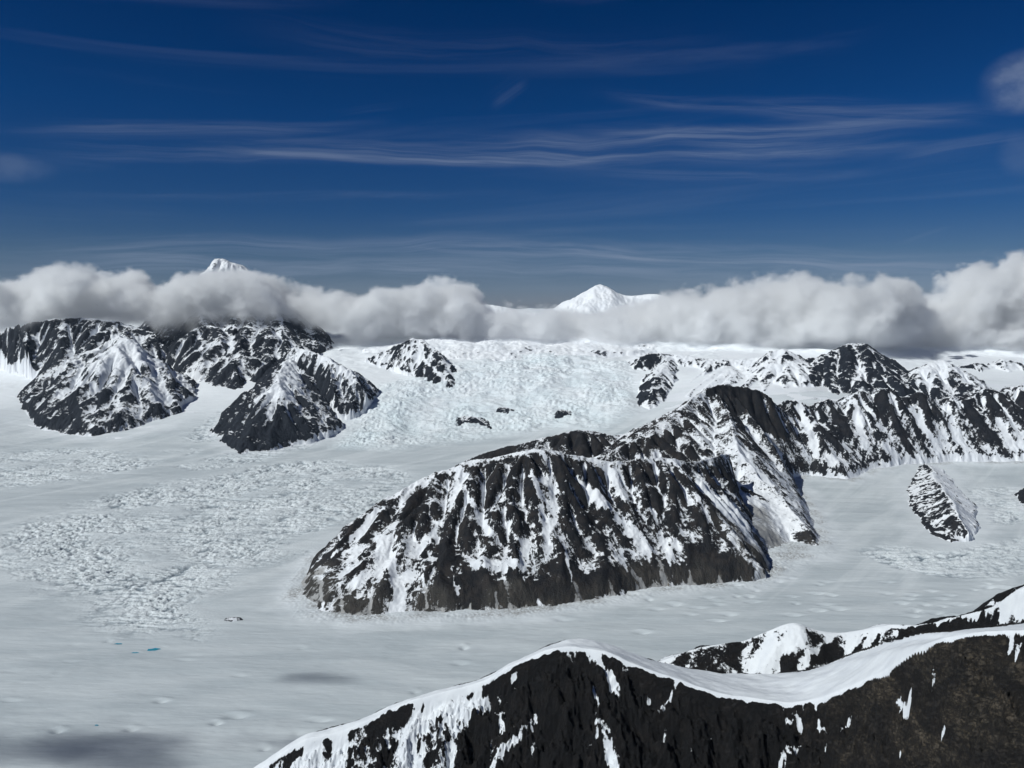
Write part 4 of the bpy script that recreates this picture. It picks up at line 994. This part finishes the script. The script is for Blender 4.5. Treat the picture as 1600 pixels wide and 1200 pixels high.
v = n.math('ADD', v, n.math('MULTIPLY', n.math('SUBTRACT', nb2, 0.5), .4))
fac = n.mrange(v, .47, .53)
r1 = n.noise(pos, .018, 5, .6); r2 = n.noise(pos, .13, 8, .7)
sx_, sy_, sz_ = n.sep(pos)[:3]
tilt = n.xyz(n.math('ADD', n.math('MULTIPLY', sx_, .030), n.math('MULTIPLY', sz_, .018)), n.math('MULTIPLY', sy_, .02), n.math('ADD', n.math('MULTIPLY', sz_, .075), n.math('MULTIPLY', sx_, -.045)))
c1 = n.math('ABSOLUTE', n.math('SUBTRACT', n.noise(tilt, 1.0, 7, .66, .5), .5))
c2 = n.math('ABSOLUTE', n.math('SUBTRACT', n.noise(n.vmath('ADD', pos, (77., 31., 5.)), .035, 7, .66, .3), .5))
crk = n.math('MULTIPLY', n.mrange(c1, 0.0, 0.05), n.mrange(c2, 0.0, 0.045))
dark = n.mix(n.mrange(r1, .4, .65), (.0065, .0068, .0078, 1), (.017, .0145, .0135, 1))
brn = n.mix(n.mrange(r1, .35, .65), (.030, .027, .023, 1), (.095, .078, .058, 1))
brn = n.mix(n.mrange(r2, .38, .62), n.mix(.75, brn, (.009, .009, .010, 1)), brn)
lite = n.noise(pos, .022, 8, .7, .6)
brn = n.mix(n.mrange(lite, .60, .72), brn, (.13, .105, .07, 1))
dark = n.mix(n.mrange(r2, .42, .62), n.mix(.5, dark, (.003, .003, .0035, 1)), dark)
dark = n.mix(n.math('MULTIPLY', n.mrange(lite, .58, .74), .5), dark, (.05, .045, .042, 1))
zone_ = n.noise(n.vmath('ADD', pos, (40., 900., 10.)), .0075, 4, .6, .8)
brn = n.mix(n.math('MULTIPLY', n.mrange(zone_, .44, .56), .72), brn, (.013, .012, .0125, 1))
rc = n.mix(db, dark, brn)
rc = n.mix(n.math('MULTIPLY', n.math('SUBTRACT', 1.0, crk), .62), rc, (.006, .006, .007, 1))
sc_ = n.mix(n.mrange(r1, .35, .7), (.74, .77, .80, 1), (.66, .69, .73, 1))
n.put(b.inputs['Base Color'], n.mix(fac, rc, sc_))
b.inputs['Roughness'].default_value = .8; b.inputs['Specular IOR Level'].default_value = .25
hh = n.math('ADD', n.math('MULTIPLY', r2, 3.2), n.math('MULTIPLY', n.noise(pos, .08, 5, .6), 5.0))
hh = n.math('ADD', hh, n.math('MULTIPLY', crk, 1.6))
hh = n.math('MULTIPLY', hh, n.mrange(fac, 0, 1, 1.0, .07))
hh = n.math('ADD', hh, n.math('MULTIPLY', fac, .4))
bp = n.new('ShaderNodeBump'); bp.inputs['Strength'].default_value = 1.0; bp.inputs['Distance'].default_value = 1.0
n.put(bp.inputs['Height'], hh); n.l.new(bp.outputs[0], b.inputs['Normal'])

o = mesh_grid('ridge', fg['X'], fg['Y'], fg['Z'], fg['keep'], {'snow': fg['snow'], 'debris': fg['debris']}, (fg['arc'], fg['sdf']), mn)
tag(o, 'nearest ridge of black and brown rock with a smooth snow saddle along the bottom edge', 'ridge', kind='structure')
o = mesh_grid('ridge', fb['X'], fb['Y'], fb['Z'], fb['keep'], {'snow': fb['snow'], 'debris': fb['debris']}, (fb['arc'], fb['sdf']), mn)
tag(o, 'patchy snow and rock crest just behind the snow saddle of the nearest ridge', 'ridge', kind='structure')

# glacier
mg_ = bpy.data.materials.new('glacier_snow_and_ice'); mg_.use_nodes = True
n = NT(mg_.node_tree); n.n.clear()
out = n.new('ShaderNodeOutputMaterial'); b = n.new('ShaderNodeBsdfPrincipled'); n.l.new(b.outputs[0], out.inputs[0])
pos = n.new('ShaderNodeNewGeometry').outputs['Position']
bl = n.new('ShaderNodeAttribute', attribute_name='blue').outputs['Fac']
cv = n.new('ShaderNodeAttribute', attribute_name='crev').outputs['Fac']
rg = n.new('ShaderNodeAttribute', attribute_name='rough').outputs['Fac']
wh = n.new('ShaderNodeAttribute', attribute_name='white').outputs['Fac']
px_, py_, pz_ = n.sep(pos)[:3]
sv = n.xyz(n.math('MULTIPLY', px_, .0009), n.math('MULTIPLY', py_, .004), 0.0)
t1 = n.noise(sv, 1.0, 6, .6, .6)
t2 = n.noise(pos, .012, 5, .6)
base = n.mix(n.mrange(t1, .35, .68), (.455, .50, .525, 1), (.57, .61, .63, 1))
fl1 = n.noise(n.xyz(n.math('MULTIPLY', n.math('SUBTRACT', n.math('MULTIPLY', px_, .77), n.math('MULTIPLY', py_, .64)), .0042), n.math('MULTIPLY', n.math('ADD', n.math('MULTIPLY', px_, .64), n.math('MULTIPLY', py_, .77)), .0004), 2.0), 1.0, 5, .6, .5)
base = n.mix(n.math('MULTIPLY', n.math('MULTIPLY', n.mrange(fl1, .45, .65), .6), n.mrange(py_, 4300.0, 5600.0)), base, (.70, .735, .75, 1))
base = n.mix(n.math('MULTIPLY', n.mrange(t2, .4, .7), .35), base, (.52, .56, .585, 1))
base = n.mix(n.math('MULTIPLY', rg, .9), base, (.76, .80, .82, 1))
base = n.mix(wh, base, (.80, .83, .86, 1))
base = n.mix(n.math('MULTIPLY', bl, .8, clamp=True), base, (.50, .72, .78, 1))
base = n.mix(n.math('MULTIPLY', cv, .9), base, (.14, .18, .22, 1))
dr_ = n.new('ShaderNodeAttribute', attribute_name='dirt').outputs['Fac']
base = n.mix(n.math('MULTIPLY', n.math('MULTIPLY', dr_, n.mrange(n.noise(pos, .07, 5, .65), .4, .62)), .75), base, (.17, .15, .13, 1))
n.put(b.inputs['Base Color'], base)
b.inputs['Roughness'].default_value = .65; b.inputs['Specular IOR Level'].default_value = .2
h1 = n.noise(n.xyz(n.math('MULTIPLY', px_, .010), n.math('MULTIPLY', py_, .024), 0.0), 1.0, 6, .6, .4)
h2 = n.noise(pos, .06, 4, .6)
hh = n.math('ADD', n.math('MULTIPLY', h1, 3.0), n.math('MULTIPLY', n.math('MULTIPLY', h2, 10.0), rg))
bp = n.new('ShaderNodeBump'); bp.inputs['Strength'].default_value = 1.0; bp.inputs['Distance'].default_value = 1.0
n.put(bp.inputs['Height'], hh); n.l.new(bp.outputs[0], b.inputs['Normal'])
o = mesh_grid('glacier', gl['X'], gl['Y'], gl['Z'], None, {k: gl[k] for k in ('blue', 'crev', 'rough', 'white', 'dirt')}, None, mg_)
tag(o, 'broad pale grey glacier with crevassed bands and a blue icefall between the mountains', 'glacier', kind='structure')

# ------------------------------------------------------------------ clouds: real volumes with varying density
def cloud_material(name, density, aniso=0.1, col=(.988, .991, .995)):
    m = bpy.data.materials.new(name); m.use_nodes = True
    q = NT(m.node_tree); q.n.clear()
    o_ = q.new('ShaderNodeOutputMaterial'); v_ = q.new('ShaderNodeVolumePrincipled')
    v_.inputs['Color'].default_value = (*col, 1); v_.inputs['Anisotropy'].default_value = aniso
    v_.inputs['Density'].default_value = density
    q.l.new(v_.outputs[0], o_.inputs['Volume'])
    return m
def fcurve_field(g, x, x0, x1, pts, y0, y1):
    """float curve through pts (x,y) given in metres"""
    c = g.new('ShaderNodeFloatCurve')
    t = g.mrange(x, x0, x1, 0.0, 1.0, smooth=False)
    g.put(c.inputs['Value'], t)
    cu = c.mapping.curves[0]
    pp = [((a - x0) / (x1 - x0), (b - y0) / (y1 - y0)) for a, b in pts]
    pp = [(min(max(a, 0), 1), min(max(b, 0), 1)) for a, b in pp]
    while len(cu.points) < len(pp): cu.points.new(0.5, 0.5)
    for k, (a, b) in enumerate(sorted(pp)): cu.points[k].location = (a, b)
    c.mapping.update()
    return g.math('ADD', g.math('MULTIPLY', c.outputs[0], y1 - y0), y0)
def cloud(name, label, mn, mx, res, build, mat):
    gt = bpy.data.node_groups.new(name + '_shape', 'GeometryNodeTree')
    gt.interface.new_socket('Geometry', in_out='OUTPUT', socket_type='NodeSocketGeometry')
    g = NT(gt)
    pos = g.new('GeometryNodeInputPosition').outputs[0]
    vc = g.new('GeometryNodeVolumeCube')
    g.put(vc.inputs['Density'], build(g, pos))
    vc.inputs['Min'].default_value = mn; vc.inputs['Max'].default_value = mx
    for k, rr in zip(('Resolution X', 'Resolution Y', 'Resolution Z'), res): vc.inputs[k].default_value = rr
    sm = g.new('GeometryNodeSetMaterial'); sm.inputs['Material'].default_value = mat
    go = g.new('NodeGroupOutput')
    g.l.new(vc.outputs[0], sm.inputs[0]); g.l.new(sm.outputs[0], go.inputs[0])
    me = bpy.data.volumes.new(name)
    o = bpy.data.objects.new(name, me); COL.objects.link(o)
    me.materials.append(mat)
    md = o.modifiers.new('shape', 'NODES'); md.node_group = gt
    tag(o, label, 'cloud', kind='stuff')
    return o
def smin(g, a, b, k):
    n_ = g.new('ShaderNodeMath', operation='SMOOTH_MIN'); g.put(n_.inputs[0], a); g.put(n_.inputs[1], b); n_.inputs[2].default_value = k
    return n_.outputs[0]
BANK = [  # px, top py, base py, front distance
    (-150, 440, 520, 14700), (0, 434, 518, 14700), (60, 428, 508, 14600), (150, 420, 505, 14500), (200, 430, 512, 14500), (245, 450, 516, 14500), (300, 428, 516, 14500), (345, 420, 518, 14600), (400, 426, 518, 14600),
    (450, 442, 522, 14600), (520, 462, 530, 14700), (560, 466, 536, 14800), (600, 448, 538, 14900), (650, 446, 536, 15000), (720, 445, 534, 15000), (765, 468, 538, 15000), (810, 478, 543, 15000), (860, 484, 548, 15000), (940, 488, 552, 15000),
    (1000, 472, 550, 15000), (1045, 458, 548, 14800), (1100, 460, 548, 14600), (1150, 446, 547, 14500), (1200, 442, 546, 14300), (1270, 430, 543, 14000), (1330, 442, 541, 13500), (1380, 438, 546, 13600), (1440, 454, 554, 14000),
    (1470, 460, 560, 14300), (1505, 420, 566, 14400), (1545, 412, 568, 14400), (1578, 442, 568, 14400), (1605, 400, 568, 14400), (1680, 396, 568, 14400), (1800, 430, 568, 14400)]
tp = []; bt = []; fr = []
for (px, ty, by, Y) in BANK:
    a = P(px, ty, Y + 900); tp.append((a[0], a[2] - 70)); a = P(px, by, Y + 150); bt.append((a[0], a[2])); fr.append((a[0], Y))
def bank_density(g, pos):
    x, y, z = g.sep(pos)[:3]
    X0, X1 = -14000.0, 14500.0
    zt = fcurve_field(g, x, X0, X1, tp, 500, 3600)
    zb = fcurve_field(g, x, X0, X1, bt, 500, 3600)
    yf = fcurve_field(g, x, X0, X1, fr, 12500, 15500)
    # distance inside; the top falls away toward front and back
    w1 = g.noise(g.vmath('ADD', pos, (311., 97., 500.)), 1 / 1500.0, 2, .5)
    big = g.noise(pos, 1 / 800.0, 6, .58, .3)
    fine = g.noise(g.vmath('MULTIPLY', pos, (1.0, 1.0, 1.4)), 1 / 190.0, 4, .62)
    dy = g.math('SUBTRACT', y, yf)
    front = g.math('MULTIPLY', dy, 0.75)
    backd = g.math('MULTIPLY', g.math('SUBTRACT', 2000.0, dy), 0.6)
    top = g.math('SUBTRACT', zt, z)
    bot = g.math('MULTIPLY', g.math('SUBTRACT', z, zb), 1.3)
    d = smin(g, smin(g, top, front, 350.0), smin(g, backd, bot, 120.0), 260.0)
    d = g.math('ADD', d, g.math('MULTIPLY', g.math('SUBTRACT', big, 0.49), 900.0))
    d = g.math('ADD', d, g.math('MULTIPLY', g.math('SUBTRACT', fine, 0.5), 460.0))
    d = g.math('ADD', d, g.math('MULTIPLY', g.math('SUBTRACT', w1, 0.5), 950.0))
    # do not sink below the base
    fl = g.mrange(g.math('ADD', g.math('SUBTRACT', z, zb), g.math('MULTIPLY', g.math('SUBTRACT', big, .5), 900.0)), -160.0, 220.0, 0.0, 1.0)
    den = g.mrange(d, -10.0, 150.0, 0.0, 1.0)
    den = g.math('MULTIPLY', den, g.mrange(g.math('SUBTRACT', z, zb), -100.0, 650.0, 0.2, 1.0))
    den = g.math('MULTIPLY', den, g.mrange(g.noise(g.vmath('ADD', pos, (900., 50., 70.)), 1 / 520.0, 4, .6), .36, .6, .3, 1.15))
    return g.math('MULTIPLY', den, fl)
cm_ = cloud_material('cloud_vapour', CLOUD_DENSITY)
cloud('cloud_bank', 'long low bank of grey and white clouds wrapped around the mountain tops along the horizon', (-14000, 12700, 700), (14500, 18200, 3400), VOXRES, bank_density, cm_)
# a small fair weather cloud out to the left whose shadow lies on the near glacier
def puff(centre, size, seed):
    def f(g, pos):
        rel = g.vmath('DIVIDE', g.vmath('SUBTRACT', pos, centre), size)
        ln = g.new('ShaderNodeVectorMath', operation='LENGTH'); g.put(ln.inputs[0], rel)
        nz = g.noise(g.vmath('ADD', g.vmath('MULTIPLY', pos, (0.6, 1.6, 1.0)), (seed, 0, 0)), 1 / 420.0, 5, .6, .3)
        d = g.math('ADD', g.math('SUBTRACT', 0.75, ln.outputs['Value']), g.math('MULTIPLY', g.math('SUBTRACT', nz, .5), 2.2))
        return g.mrange(d, 0.0, .35, 0.0, 1.0)
    return f
pm = cloud_material('thin_cloud_vapour', 0.006)
def shadow_cloud(px, py, zc, size, seed, label):
    q = hit(px, py); t = (zc - q[2]) / sd[2]
    c = (float(q[0] + sd[0] * t), float(q[1] + sd[1] * t), zc)
    k = 1.5
    cloud('cloud', label, tuple(c[i] - size[i] * k for i in range(3)), tuple(c[i] + size[i] * k for i in range(3)), tuple(int(min(110, max(16, size[i] * 2 * k / 30))) for i in range(3)), puff(c, size, seed), pm)
shadow_cloud(130, 1170, 3300, (1350, 300, 110), 3.0, 'small thin cloud out to the left that shades the near glacier')
shadow_cloud(490, 1062, 3400, (330, 95, 50), 400.0, 'wisp of cloud out to the left shading a small patch of glacier')


# ------------------------------------------------------------------ melt water pools on the ice
mw = bpy.data.materials.new('melt_water'); mw.use_nodes = True
pb = mw.node_tree.nodes['Principled BSDF']
pb.inputs['Base Color'].default_value = (.03, .28, .40, 1); pb.inputs['Roughness'].default_value = .25
rsp = np.random.RandomState(3)
for k, (a, c, rx, ry) in enumerate(POOLS):
    q = hit(a, c); zz = float(gbase(q[0], q[1])) - 1.2
    N = 40; th = np.linspace(0, 2 * np.pi, N, endpoint=False)
    rr = 1 + .18 * np.sin(2 * th + k) + .12 * np.sin(5 * th + 2 * k) + .06 * np.sin(9 * th)
    vs = [(0, 0, 0)] + [(float(rx * r_ * math.cos(t_)), float(ry * r_ * math.sin(t_)), 0) for r_, t_ in zip(rr, th)]
    me = bpy.data.meshes.new('melt_pool'); me.from_pydata(vs, [], [(0, i + 1, (i + 1) % N + 1) for i in range(N)])
    me.materials.append(mw)
    o = bpy.data.objects.new('melt_pool', me); o.location = (float(q[0]), float(q[1]), zz); COL.objects.link(o)
    tag(o, ['larger turquoise melt pool at the right end of the long crack in the ice', 'thin turquoise melt channel just left of the larger pool', 'small turquoise melt pool above and left of the channel', 'tiny turquoise melt hole on the smooth ice near the cloud shadow'][k], 'melt pool', kind='structure')
# ------------------------------------------------------------------ clear mountain air
bmh = bpy.data.meshes.new('haze')
x0, x1, y0, y1, z0, z1 = -68000, 68000, -900, 63500, -70, 3300
bmh.from_pydata([(x, y, z) for z in (z0, z1) for y in (y0, y1) for x in (x0, x1)], [], [(0, 2, 3, 1), (4, 5, 7, 6), (0, 1, 5, 4), (2, 6, 7, 3), (0, 4, 6, 2), (1, 3, 7, 5)])
oh = bpy.data.objects.new('haze', bmh); COL.objects.link(oh)
mh = bpy.data.materials.new('thin_air'); mh.use_nodes = True
q = NT(mh.node_tree); q.n.clear()
o_ = q.new('ShaderNodeOutputMaterial'); v_ = q.new('ShaderNodeVolumePrincipled')
v_.inputs['Color'].default_value = (.62, .78, 1.0, 1); v_.inputs['Density'].default_value = 0.24e-5; v_.inputs['Anisotropy'].default_value = 0.0
q.l.new(v_.outputs[0], o_.inputs['Volume'])
bmh.materials.append(mh)
tag(oh, 'thin blue air between the mountains', 'haze', kind='stuff')
print('built', round(time.time() - T0, 1))
